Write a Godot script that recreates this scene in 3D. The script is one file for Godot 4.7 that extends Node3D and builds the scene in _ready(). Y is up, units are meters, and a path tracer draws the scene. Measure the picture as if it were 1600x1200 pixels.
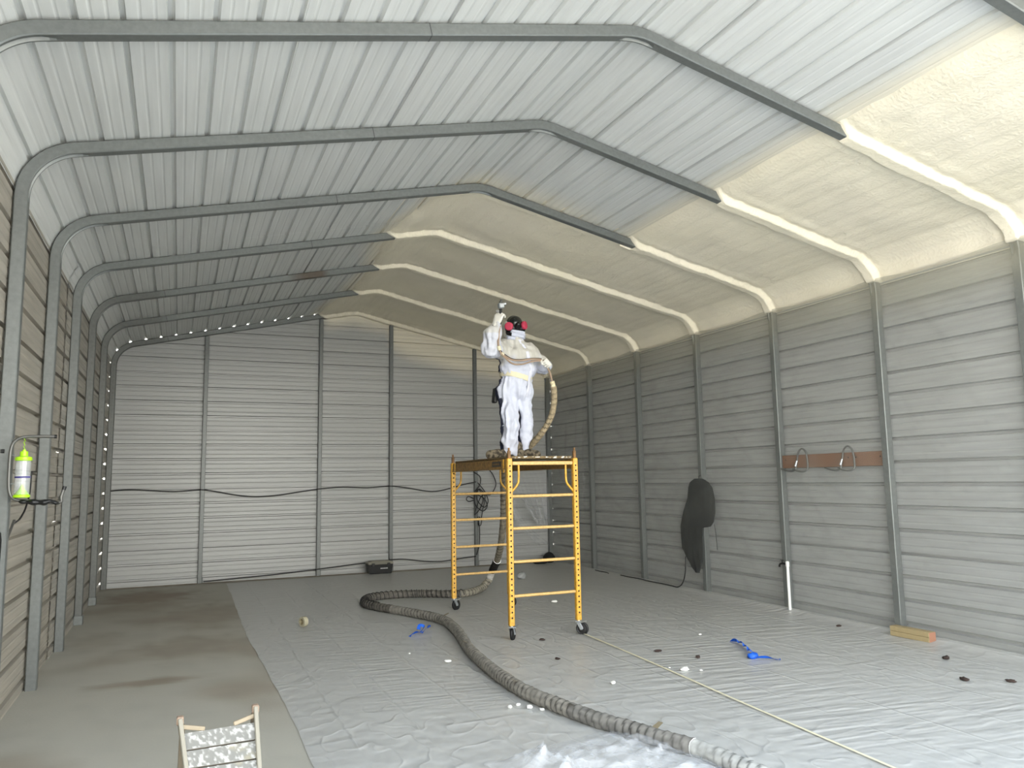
extends Node3D
# Metal garage half way through a spray-foam job. x runs right along the back wall, y up, -z into the building; metres.

const RIDGE_X := 2.7
const RIDGE_S := 7.3441            # length along the bow from the left foot to the ridge
const TOTAL_S := 14.6882
const RIB := 0.2187                # spacing of the big ribs on roof and side walls
const RIB0 := 0.089
const BACK_Z := -13.1
const FRONT_Z := -1.05
const FRAME_Z := [-2.57, -4.05, -5.49, -6.96, -8.43, -9.91, -11.42, -13.05]
const TUBE := 0.076
const LEFT_X := -1.005
const RIGHT_X := 6.405

var mats := {}
var noise := FastNoiseLite.new()
var fine := FastNoiseLite.new()
var used := {}
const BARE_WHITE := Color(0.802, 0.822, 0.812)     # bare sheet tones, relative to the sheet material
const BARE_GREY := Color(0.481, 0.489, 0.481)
var cream := lin(Color(0.935, 0.905, 0.825))

# ------------------------------------------------------------------ small helpers
func V(x: float, y: float, z: float) -> Vector3: return Vector3(x, y, z)
func lin(c: Color) -> Color: return c.srgb_to_linear()

class MB:
	var v := PackedVector3Array()
	var n := PackedVector3Array()
	var uv := PackedVector2Array()
	var c := PackedColorArray()
	var i := PackedInt32Array()
	var tint := Color.WHITE
	func quad(a: Vector3, b: Vector3, cc: Vector3, d: Vector3, cols = null, uvs = null) -> void:   # anticlockwise from outside
		var nn := (cc - a).cross(d - b).normalized()
		var k := v.size()
		v.append_array([a, b, cc, d])
		n.append_array([nn, nn, nn, nn])
		if cols == null: c.append_array([tint, tint, tint, tint])
		else: c.append_array(cols)
		if uvs == null: uv.append_array([Vector2(0, 0), Vector2(1, 0), Vector2(1, 1), Vector2(0, 1)])
		else: uv.append_array(uvs)
		i.append_array([k, k + 2, k + 1, k, k + 3, k + 2])
	func quad_to(a: Vector3, b: Vector3, cc: Vector3, d: Vector3, dir: Vector3, cols = null, uvs = null) -> void:
		if (cc - a).cross(d - b).dot(dir) >= 0.0: quad(a, b, cc, d, cols, uvs)
		else:
			if cols != null: cols = [cols[0], cols[3], cols[2], cols[1]]
			if uvs != null: uvs = [uvs[0], uvs[3], uvs[2], uvs[1]]
			quad(a, d, cc, b, cols, uvs)
	func tri(a: Vector3, b: Vector3, cc: Vector3) -> void:
		var nn := (b - a).cross(cc - a).normalized()
		var k := v.size()
		v.append_array([a, b, cc]); n.append_array([nn, nn, nn]); c.append_array([tint, tint, tint])
		uv.append_array([Vector2(0, 0), Vector2(1, 0), Vector2(1, 1)])
		i.append_array([k, k + 2, k + 1])
	func poly_to(pts: Array, dir: Vector3) -> void:
		for k in range(1, pts.size() - 1):
			if (pts[k] - pts[0]).cross(pts[k + 1] - pts[0]).dot(dir) >= 0: tri(pts[0], pts[k], pts[k + 1])
			else: tri(pts[0], pts[k + 1], pts[k])
	# box with chamfered edges; xf places it
	func box(xf: Transform3D, s: Vector3, b := 0.004) -> void:
		var h := s * 0.5
		b = minf(b, minf(h.x, minf(h.y, h.z)) * 0.8)
		var pt := func(sx, sy, sz, ax):
			var p := Vector3(sx * h.x, sy * h.y, sz * h.z)
			for q in 3:
				if q != ax: p[q] -= signf(p[q]) * b
			return xf * p
		for ax in 3:
			var u := (ax + 1) % 3
			var w := (ax + 2) % 3
			for sg in [-1.0, 1.0]:
				var cs := []
				for e in [[-1, -1], [1, -1], [1, 1], [-1, 1]]:
					var q := Vector3.ZERO
					q[ax] = sg; q[u] = e[0]; q[w] = e[1]
					cs.append(pt.call(q.x, q.y, q.z, ax))
				var dd := Vector3.ZERO
				dd[ax] = sg
				quad_to(cs[0], cs[1], cs[2], cs[3], xf.basis * dd)
			for sg in [-1.0, 1.0]:
				for sh in [-1.0, 1.0]:
					var q0 := Vector3.ZERO; q0[ax] = -1; q0[u] = sg; q0[w] = sh
					var q1 := q0; q1[ax] = 1
					var dd := Vector3.ZERO; dd[u] = sg; dd[w] = sh
					quad_to(pt.call(q0.x, q0.y, q0.z, u), pt.call(q1.x, q1.y, q1.z, u), pt.call(q1.x, q1.y, q1.z, w), pt.call(q0.x, q0.y, q0.z, w), xf.basis * dd)
		for e in 8:
			var q := Vector3(1 if e & 1 else -1, 1 if e & 2 else -1, 1 if e & 4 else -1)
			poly_to([pt.call(q.x, q.y, q.z, 0), pt.call(q.x, q.y, q.z, 1), pt.call(q.x, q.y, q.z, 2)], xf.basis * q)
	func bar(a: Vector3, b: Vector3, w: float, d: float, bev := 0.003, up := Vector3.UP) -> void:
		var z := (b - a).normalized()
		if absf(z.dot(up)) > 0.98: up = Vector3.RIGHT
		var x := up.cross(z).normalized()
		box(Transform3D(Basis(x, z.cross(x), z), (a + b) * 0.5), Vector3(w, d, a.distance_to(b)), bev)
	# grid of points g[row][col], smooth normals; closed wraps the columns
	func grid(g: Array, closed := false, cols = null, uvs = null, flip := false) -> void:
		var nr := g.size()
		var nc: int = g[0].size()
		var k0 := v.size()
		var nn := PackedVector3Array()
		nn.resize(nr * nc)
		var wrap := nc if closed else nc - 1
		for r in nr - 1:
			for q in wrap:
				var q2 := (q + 1) % nc
				var a: Vector3 = g[r][q]; var b: Vector3 = g[r][q2]; var d: Vector3 = g[r + 1][q]; var e: Vector3 = g[r + 1][q2]
				var f := (e - a).cross(d - b)
				if flip: f = -f
				nn[r * nc + q] += f; nn[r * nc + q2] += f; nn[(r + 1) * nc + q] += f; nn[(r + 1) * nc + q2] += f
				var ia := k0 + r * nc + q
				var ib := k0 + r * nc + q2
				var id := ia + nc
				var ie := ib + nc
				if flip: i.append_array([ia, ib, ie, ia, ie, id])
				else: i.append_array([ia, ie, ib, ia, id, ie])
		for r in nr:
			for q in nc:
				v.append(g[r][q])
				n.append(nn[r * nc + q].normalized())
				c.append(tint if cols == null else cols[r][q])
				uv.append(Vector2(float(q) / maxi(1, nc - 1), float(r) / maxi(1, nr - 1)) if uvs == null else uvs[r][q])
	# tube along pts; radius number, array or Callable(t, angle); colour Callable(t, angle)
	func tube(pts: Array, radius, sides := 8, caps := true, colf = null, per := 1.0) -> void:
		var g := []
		var cs := []
		var us := []
		var m := pts.size()
		var up := Vector3.ZERO
		var run := 0.0
		for k in m:
			var t: Vector3 = (pts[mini(k + 1, m - 1)] - pts[maxi(k - 1, 0)]).normalized()
			if k == 0:
				up = Vector3.UP if absf(t.y) < 0.9 else Vector3.RIGHT
			else: run += pts[k].distance_to(pts[k - 1])
			up = (up - t * up.dot(t)).normalized()
			var si := t.cross(up)
			var row := []; var cr := []; var ur := []
			for q in sides:
				var an := TAU * q / sides
				var rr: float = radius if radius is float else (radius[k] if radius is Array else radius.call(run, an))
				row.append(pts[k] + (up * cos(an) - si * sin(an)) * rr)
				cr.append(tint if colf == null else colf.call(run, an))
				ur.append(Vector2(float(q) / sides * per, run))
			g.append(row); cs.append(cr); us.append(ur)
		grid(g, true, cs, us)
		if caps:
			for e in [0, m - 1]:
				var dir: Vector3 = pts[0] - pts[1] if e == 0 else pts[m - 1] - pts[m - 2]
				poly_to(g[e], dir)
	# lathe about xf's y axis: prof = [[r, y], ...]
	func lathe(xf: Transform3D, prof: Array, sides := 20) -> void:
		for k in prof.size() - 1:
			var a = prof[k]; var b = prof[k + 1]
			if a[0] == b[0] and a[1] == b[1]: continue
			var g := []
			for e in [a, b]:
				var row := []
				for q in sides:
					var an := TAU * q / sides
					row.append(xf * Vector3(e[0] * cos(an), e[1], -e[0] * sin(an)))
				g.append(row)
			grid(g, true)
	func mesh(m: Material) -> ArrayMesh:
		var arr := []
		arr.resize(Mesh.ARRAY_MAX)
		arr[Mesh.ARRAY_VERTEX] = v; arr[Mesh.ARRAY_NORMAL] = n; arr[Mesh.ARRAY_TEX_UV] = uv; arr[Mesh.ARRAY_COLOR] = c; arr[Mesh.ARRAY_INDEX] = i
		var am := ArrayMesh.new()
		am.add_surface_from_arrays(Mesh.PRIMITIVE_TRIANGLES, arr)
		am.surface_set_material(0, m)
		return am

func numbered(called: String) -> String:
	var k: int = used.get(called, -1) + 1
	used[called] = k
	return called if k == 0 else "%s_%03d" % [called, k]

func thing(called: String, label: String, category: String, at := Vector3.ZERO, turn := 0.0, group := "") -> Node3D:
	var o := Node3D.new()
	o.name = numbered(called)
	add_child(o, true)
	o.position = at
	o.rotation.y = turn
	tag(o, label, category, group)
	return o

func tag(o: Node, label: String, category: String, group := "") -> void:
	o.set_meta("label", label)
	o.set_meta("category", category)
	if group: o.set_meta("group", group)

func part(called: String, mb: MB, m: Material, parent: Node3D) -> MeshInstance3D:
	var o := MeshInstance3D.new()
	o.name = called if parent != self else numbered(called)
	o.mesh = mb.mesh(m)
	o.cast_shadow = GeometryInstance3D.SHADOW_CASTING_SETTING_ON
	if parent != self:      # children's names repeat with a three-digit number
		var k := 0
		while parent.has_node(NodePath(o.name)):
			k += 1
			o.name = "%s_%03d" % [called, k]
	parent.add_child(o, true)
	return o

func single(called: String, mb: MB, m: Material, label: String, category: String, group := "") -> MeshInstance3D:
	var o := part(called, mb, m, self)
	tag(o, label, category, group)
	return o

func struct(called: String, label: String) -> Node3D:
	var o := Node3D.new()
	o.name = called
	add_child(o, true)
	o.set_meta("kind", "structure")
	o.set_meta("label", label)
	return o

func smooth(pts: Array, step := 0.05, closed := false) -> Array:
	var cv := Curve3D.new()
	var m := pts.size()
	for k in m:
		var a: Vector3 = pts[maxi(k - 1, 0)]
		var b: Vector3 = pts[mini(k + 1, m - 1)]
		var t := (b - a) * 0.5
		var l0: float = pts[k].distance_to(a); var l1: float = pts[k].distance_to(b)
		var tl := t.length()
		if tl > 0.0: t = t / tl
		cv.add_point(pts[k], -t * l0 * 0.33, t * l1 * 0.33)
	var out := []
	var ln := cv.get_baked_length()
	var num := maxi(2, int(ln / step))
	for k in num + 1: out.append(cv.sample_baked(ln * k / num, true))
	return out

# ------------------------------------------------------------------ materials
func noise_tex(freq: float, lo: float, hi: float, sd: int, kind := FastNoiseLite.TYPE_SIMPLEX_SMOOTH, normal := false, bump := 2.0, size := 512, oct := 4) -> NoiseTexture2D:
	var f := FastNoiseLite.new()
	f.noise_type = kind
	f.frequency = freq
	f.seed = sd
	f.fractal_octaves = oct
	var t := NoiseTexture2D.new()
	t.width = size; t.height = size
	t.seamless = true
	t.noise = f
	if normal:
		t.as_normal_map = true
		t.bump_strength = bump
	else:
		var g := Gradient.new()
		g.set_color(0, Color(lo, lo, lo)); g.set_color(1, Color(hi, hi, hi))
		t.color_ramp = g
	return t

func mat(called: String, c: Color, rough := 0.6, metal := 0.0, two := false) -> StandardMaterial3D:
	var m := StandardMaterial3D.new()
	m.resource_name = called
	m.albedo_color = c
	m.roughness = rough
	m.metallic = metal
	m.vertex_color_use_as_albedo = true
	if two: m.cull_mode = BaseMaterial3D.CULL_DISABLED
	mats[called] = m
	return m

func textured(m: StandardMaterial3D, t: Texture2D, scale: Vector3, tri := false) -> void:
	m.albedo_texture = t
	m.uv1_scale = scale
	if tri:
		m.uv1_triplanar = true

func make_materials() -> void:
	var streak := noise_tex(0.012, 0.93, 1.0, 3)
	var m := mat("white_sheet", Color(0.95, 0.95, 0.95), 0.42, 0.0, true)
	textured(m, streak, Vector3(0.12, 2.2, 1))
	m = mat("stained_sheet", Color(0.69, 0.67, 0.63), 0.45, 0.0, true)
	textured(m, noise_tex(0.014, 0.84, 1.0, 5), Vector3(0.14, 2.4, 1))
	m = mat("grey_sheet", Color(0.95, 0.95, 0.95), 0.4, 0.1, true)
	textured(m, noise_tex(0.014, 0.92, 1.0, 7), Vector3(0.16, 2.6, 1))
	m = mat("galvanised", Color(0.48, 0.495, 0.49), 0.40, 0.35)
	textured(m, noise_tex(0.02, 0.9, 1.0, 9), Vector3(2.3, 2.3, 2.3), true)
	m = mat("rib_end", Color(0.12, 0.12, 0.12), 0.9)
	m = mat("foam", Color(1, 1, 1), 0.85, 0.0, true)
	m.normal_enabled = true
	m.normal_texture = noise_tex(0.03, 0, 1, 21, FastNoiseLite.TYPE_SIMPLEX_SMOOTH, true, 5.0)
	m.normal_scale = 0.55
	m.uv1_scale = Vector3(1.6, 1.6, 1)
	m = mat("concrete", Color(0.68, 0.67, 0.63), 0.75)
	m.normal_enabled = true
	m.normal_texture = noise_tex(0.05, 0, 1, 25, FastNoiseLite.TYPE_SIMPLEX_SMOOTH, true, 2.0)
	m.normal_scale = 0.25
	m.uv1_scale = Vector3(1.5, 1.5, 1)
	mat("ground", Color(0.72, 0.715, 0.70), 0.9)
	m = mat("black_rubber", Color(0.055, 0.055, 0.06), 0.55)
	mat("black_plastic", Color(0.07, 0.075, 0.08), 0.4)
	mat("cord", Color(0.06, 0.06, 0.065), 0.5)
	m = mat("yellow_paint", Color(0.92, 0.70, 0.24), 0.38)
	textured(m, noise_tex(0.02, 0.74, 1.0, 31), Vector3(2.5, 2.5, 2.5), true)
	m = mat("bare_rung", Color(0.90, 0.74, 0.46), 0.4)
	textured(m, noise_tex(0.03, 0.78, 1.0, 33), Vector3(2, 2, 2), true)
	m = mat("tan_rail", Color(0.66, 0.50, 0.24), 0.5)
	textured(m, noise_tex(0.02, 0.6, 1.0, 35), Vector3(1.5, 1.5, 1.5), true)
	m = mat("deck_wood", Color(0.62, 0.53, 0.38), 0.8)
	textured(m, noise_tex(0.03, 0.45, 1.0, 37), Vector3(2.5, 6, 2.5), true)
	mat("chrome", Color(0.78, 0.80, 0.82), 0.3, 0.85)
	mat("dark_hole", Color(0.04, 0.035, 0.03), 0.9)
	m = mat("suit", Color(1, 1, 1), 0.75, 0.0, true)
	m.normal_enabled = true
	m.normal_texture = noise_tex(0.02, 0, 1, 41, FastNoiseLite.TYPE_SIMPLEX_SMOOTH, true, 6.0)
	m.normal_scale = 0.6
	m.uv1_triplanar = true
	m.uv1_scale = Vector3(3.5, 1.6, 3.5)
	mat("glove", Color(0.90, 0.89, 0.86), 0.85)
	mat("boot", Color(1, 1, 1), 0.85)
	mat("mask_black", Color(0.06, 0.065, 0.07), 0.3)
	m = mat("visor", Color(0.13, 0.14, 0.13), 0.12)
	mat("cartridge", Color(0.74, 0.22, 0.33), 0.6)
	mat("masking_tape", Color(0.87, 0.845, 0.73), 0.7, 0.0, true)
	mat("hose_wrap", Color(1, 1, 1), 0.8)
	mat("copper_hose", Color(0.64, 0.55, 0.47), 0.4)
	mat("blue_tape", Color(0.08, 0.36, 0.80), 0.55, 0.0, true)
	mat("foam_scrap", Color(0.95, 0.95, 0.93), 0.85)
	mat("clod", Color(0.22, 0.17, 0.15), 0.95)
	m = mat("pine", Color(1, 1, 1), 0.7)
	textured(m, noise_tex(0.02, 0.72, 1.0, 51), Vector3(0.6, 9, 1))
	mat("pvc", Color(0.90, 0.90, 0.89), 0.4)
	mat("orange_board", Color(0.58, 0.42, 0.31), 0.75)
	textured(mats.orange_board, noise_tex(0.02, 0.7, 1.0, 53), Vector3(0.7, 8, 8), true)
	m = mat("garment", Color(0.03, 0.045, 0.055), 0.8, 0.0, true)
	mat("lime", Color(0.66, 0.88, 0.10), 0.35)
	mat("grey_tube", Color(0.40, 0.40, 0.39), 0.4, 0.5)
	mat("case_grey", Color(0.52, 0.51, 0.47), 0.6)
	mat("white_mark", Color(0.85, 0.85, 0.85), 0.6)
	m = mat("splattered_wood", Color(1, 1, 1), 0.75)
	m = mat("clear_tube", Color(0.9, 0.93, 0.95, 0.22), 0.08, 0.0, true)
	m.transparency = BaseMaterial3D.TRANSPARENCY_ALPHA
	m = mat("violet_band", Color(0.26, 0.24, 0.50), 0.4)
	# polythene: milky film, partly see-through
	m = mat("wall_film", Color(0.80, 0.81, 0.80, 0.40), 0.32, 0.0, true)
	m.transparency = BaseMaterial3D.TRANSPARENCY_ALPHA
	m.normal_enabled = true
	m.normal_texture = noise_tex(0.012, 0, 1, 61, FastNoiseLite.TYPE_SIMPLEX_SMOOTH, true, 8.0)
	m.normal_scale = 0.5
	m.uv1_scale = Vector3(0.5, 0.9, 1)
	m = mat("loose_film", Color(0.90, 0.91, 0.93, 0.25), 0.3, 0.0, true)
	m.transparency = BaseMaterial3D.TRANSPARENCY_ALPHA
	m = mat("floor_film", Color(0.77, 0.77, 0.76, 0.82), 0.33, 0.0, true)
	m.transparency = BaseMaterial3D.TRANSPARENCY_ALPHA
	m.heightmap_enabled = false

# ------------------------------------------------------------------ the bow line of frames and sheets
func bow(s: float) -> Array:      # [position, outward normal] in the xy plane
	if s > RIDGE_S:
		var e := bow(TOTAL_S - s)
		return [Vector2(2 * RIDGE_X - e[0].x, e[0].y), Vector2(-e[1].x, e[1].y)]
	var l1 := 3.327
	var r1 := 0.40
	var t1 := 1.3509
	var l2 := 3.3567
	var r2 := 0.5456
	var p := Vector2(LEFT_X, 0)
	if s <= l1: return [p + Vector2(0, s), Vector2(-1, 0)]
	p.y = l1
	s -= l1
	if s <= r1 * t1:
		var a := s / r1
		return [p + Vector2(r1, 0) + r1 * Vector2(-cos(a), sin(a)), Vector2(-cos(a), sin(a))]
	p += Vector2(r1, 0) + r1 * Vector2(-cos(t1), sin(t1))
	s -= r1 * t1
	var d := Vector2(sin(t1), cos(t1))
	var nn := Vector2(-d.y, d.x)
	if s <= l2: return [p + d * s, nn]
	p += d * l2
	s -= l2
	var a2 := t1 + s / r2
	var ce := p - nn * r2
	var n2 := Vector2(-cos(a2), sin(a2))
	return [ce + n2 * r2, n2]

func s_of_x(x: float) -> float: return RIDGE_S + (x - RIDGE_X) / 0.9759

func foam_start(z: float) -> float:     # x where the foam begins on the roof
	if z > -7.0: return 4.385 + 0.02 * noise.get_noise_2d(z * 60.0, 5.0) 
	var tb := [[-7.0, 2.33], [-7.66, 2.23], [-8.41, 2.08], [-9.1, 2.16], [-9.8, 2.24], [-11.4, 2.27], [-12.5, 2.07], [-13.2, 2.05]]
	for k in tb.size() - 1:
		if z <= tb[k][0] and z >= tb[k + 1][0]:
			return lerpf(tb[k][1], tb[k + 1][1], (z - tb[k][0]) / (tb[k + 1][0] - tb[k][0])) + 0.03 * noise.get_noise_2d(z * 60.0, 5.0)
	return 2.05

func overspray(p: Vector3) -> float:     # cream mist that drifted past the foam edge on to the bare roof
	if p.y < 3.3: return 0.0
	var d: float = foam_start(p.z) - p.x
	var a := 1.0 - smoothstep(-0.02, 0.24 + 0.07 * noise.get_noise_2d(p.x * 30.0, p.z * 30.0), d)
	if p.z > -7.0 and p.x > 2.2:          # mist across the end of the foam at the fourth arch
		var e := p.z + 7.0
		var w := smoothstep(2.25, 2.6, p.x) * (1.0 - smoothstep(3.2, 4.5, p.x) * 0.75)
		a = maxf(a, (1.0 - smoothstep(0.0, 0.55, e)) * w * 0.9)
	return a * 0.85

# profile of a ribbed sheet between s0 and s1 for ribs at base + k * pitch: [[s, outward height], ...]
func ribbed(s0: float, s1: float, base: float, pitch: float, mirror := false, depth := 0.022) -> Array:
	var pts := [[s0, 0.0]]
	var k0 := int(floor((s0 - base) / pitch)) - 1
	var k1 := int(ceil((s1 - base) / pitch)) + 1
	for k in range(k0, k1):
		var s := base + k * pitch
		for e in [[-0.020, 0.0], [-0.010, depth], [0.010, depth], [0.020, 0.0], [pitch / 3 - 0.011, 0.0], [pitch / 3 - 0.003, 0.003], [pitch / 3 + 0.003, 0.003], [pitch / 3 + 0.011, 0.0], [pitch * 2 / 3 - 0.011, 0.0], [pitch * 2 / 3 - 0.003, 0.003], [pitch * 2 / 3 + 0.003, 0.003], [pitch * 2 / 3 + 0.011, 0.0]]:
			if s + e[0] > s0 + 0.001 and s + e[0] < s1 - 0.001: pts.append([s + e[0], e[1]])
	pts.append([s1, 0.0])
	if mirror:
		var out := []
		for e in pts: out.push_front([TOTAL_S - e[0], e[1]])
		return out
	return pts

# pos: Callable(s, h, t) -> Vector3; ts: parameters along the sheet; inward: direction the visible face looks to
func sheet(pts: Array, pos: Callable, ts: Array, inward: Callable, colf = null, tint := Color.WHITE) -> MB:
	var mb := MB.new()
	var prev = null
	for k in pts.size():
		var row := []
		var cr := []
		for t in ts:
			var p: Vector3 = pos.call(pts[k][0], pts[k][1], t)
			row.append(p)
			cr.append(tint if colf == null else colf.call(p) * tint)
		if prev != null:
			var dir: Vector3 = inward.call((pts[k][0] + pts[k - 1][0]) * 0.5)
			for q in ts.size() - 1:
				var s0 = pts[k - 1][0]; var s1 = pts[k][0]
				mb.quad_to(prev[0][q], prev[0][q + 1], row[q + 1], row[q], dir, [prev[1][q], prev[1][q + 1], cr[q + 1], cr[q]],
					[Vector2(ts[q], s0), Vector2(ts[q + 1], s0), Vector2(ts[q + 1], s1), Vector2(ts[q], s1)])
			# outer skin, 2 mm out
			var o := -dir.normalized() * 0.002
			var e := ts.size() - 1
			mb.quad_to(prev[0][0] + o, prev[0][e] + o, row[e] + o, row[0] + o, -dir, [tint, tint, tint, tint],
				[Vector2(ts[0], pts[k - 1][0]), Vector2(ts[e], pts[k - 1][0]), Vector2(ts[e], pts[k][0]), Vector2(ts[0], pts[k][0])])
		prev = [row, cr]
	return mb

func spaced(a: float, b: float, step: float) -> Array:
	var m := maxi(1, int(ceil(absf(b - a) / step)))
	var out := []
	for k in m + 1: out.append(lerpf(a, b, float(k) / m))
	return out

func bent_points(pts: Array) -> Array:     # extra points where the sheet follows the round eave or ridge
	var out := [pts[0]]
	for k in range(1, pts.size()):
		var a = pts[k - 1]; var b = pts[k]
		var mid: float = (a[0] + b[0]) * 0.5
		var sm: float = minf(mid, TOTAL_S - mid)
		if (sm > 3.25 and sm < 3.95) or sm > 7.1:
			var m := int(ceil((b[0] - a[0]) / 0.04))
			for q in range(1, m): out.append([lerpf(a[0], b[0], float(q) / m), lerpf(a[1], b[1], float(q) / m)])
		out.append(b)
	return out

# ------------------------------------------------------------------ build
func _ready() -> void:
	# camera
	var cam := Camera3D.new()
	cam.name = "camera"
	cam.keep_aspect = Camera3D.KEEP_HEIGHT
	cam.fov = rad_to_deg(2.0 * atan(600.0 / 1202.1))
	cam.transform = Transform3D(Basis(Vector3(0.9186, -0.01653, 0.39484), Vector3(-0.03354, 0.99226, 0.11958), Vector3(-0.39376, -0.12309, 0.91093)).orthonormalized(), Vector3(0, 1.5075, 0))
	cam.near = 0.02
	cam.far = 400.0
	add_child(cam)
	cam.current = true
	# sky, sun, exposure
	var sky_mat := ProceduralSkyMaterial.new()
	sky_mat.sky_top_color = Color(0.50, 0.565, 0.64)
	sky_mat.sky_horizon_color = Color(0.95, 0.935, 0.89)
	sky_mat.sky_curve = 0.28
	sky_mat.ground_bottom_color = Color(0.55, 0.54, 0.51)
	sky_mat.ground_horizon_color = Color(0.75, 0.75, 0.72)
	sky_mat.sky_energy_multiplier = 2.9
	var sky := Sky.new()
	sky.sky_material = sky_mat
	var env := Environment.new()
	env.background_mode = Environment.BG_SKY
	env.sky = sky
	env.background_energy_multiplier = 1.0
	env.tonemap_mode = Environment.TONE_MAPPER_LINEAR
	env.tonemap_exposure = 1.17
	env.sdfgi_enabled = true
	env.ssao_enabled = true
	env.ssil_enabled = true
	var we := WorldEnvironment.new()
	we.name = "world"
	we.environment = env
	add_child(we)
	var sun := DirectionalLight3D.new()
	sun.name = "sun"
	sun.light_color = Color(1.0, 0.955, 0.87)
	sun.light_energy = 10.0
	sun.light_angular_distance = 5.0
	sun.shadow_enabled = true
	sun.sky_mode = DirectionalLight3D.SKY_MODE_LIGHT_ONLY
	add_child(sun)
	sun.look_at_from_position(Vector3.ZERO, Vector3(0.30, -1.0, 0.95))

	noise.seed = 11
	noise.frequency = 0.02
	noise.fractal_octaves = 3
	fine.seed = 12
	fine.frequency = 0.05
	make_materials()
	build_ground_and_floor()
	build_sheets()
	build_frames()
	build_foam()
	build_films()
	build_scaffold()
	build_person()
	build_hose()
	build_left_wall_things()
	build_right_wall_things()
	build_back_wall_things()
	build_floor_things()


# ------------------------------------------------------------------ ground, floor, sheets
func build_ground_and_floor() -> void:
	var mb := MB.new()
	mb.box(Transform3D(Basis(), V(2.7, -0.17, 10)), V(160, 0.2, 160), 0.01)
	var g := struct("ground", "pale gravel yard outside the open end")
	part("yard_surface", mb, mats.ground, g)
	var f := struct("floor", "bare stained concrete floor slab under the sheeting")
	mb = MB.new()
	mb.box(Transform3D(Basis(), V(2.7, -0.045, -6.95)), V(7.5, 0.08, 12.5), 0.004)
	var rows := []; var cols := []; var uvs := []
	for z in spaced(BACK_Z - 0.02, -0.72, 0.07):
		var row := []; var cr := []; var ur := []
		for x in spaced(-1.02, 6.42, 0.09):
			row.append(V(x, 0, z))
			ur.append(Vector2(x, z))
			var a: float = noise.get_noise_2d(x * 22.0, z * 22.0) * 0.5 + 0.5
			var b: float = fine.get_noise_2d(x * 70.0, z * 40.0)
			var stain: float = smoothstep(0.5, 0.8, a) * 0.55
			for s in [[-0.15, -6.8, 0.5, 0.14, 0.75], [0.35, -9.9, 0.55, 1.2, 0.5], [-0.35, -11.8, 0.75, 0.9, 0.8], [0.15, -8.05, 0.7, 0.7, 0.5], [0.55, -6.25, 0.3, 0.12, 0.55], [-0.7, -8.8, 0.3, 0.6, 0.3]]:
				var q := Vector2((x - s[0]) / s[2], (z - s[1]) / s[3]).length() + 0.35 * b
				stain = maxf(stain, s[4] * (1.0 - smoothstep(0.35, 1.15, q)))
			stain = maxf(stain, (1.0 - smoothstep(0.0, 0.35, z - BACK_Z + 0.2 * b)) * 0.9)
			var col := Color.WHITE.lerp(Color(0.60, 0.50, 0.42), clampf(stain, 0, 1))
			var k := 1.0 + 0.10 * b
			cr.append(Color(col.r * k, col.g * k, col.b * k))
		rows.append(row); cols.append(cr); uvs.append(ur)
	mb.grid(rows, false, cols, uvs, rows_flip(rows))
	part("slab", mb, mats.concrete, f)

func rows_flip(rows: Array) -> bool:      # so that a level grid faces up
	return (rows[1][1] - rows[0][0]).cross(rows[1][0] - rows[0][1]).y < 0.0

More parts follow.
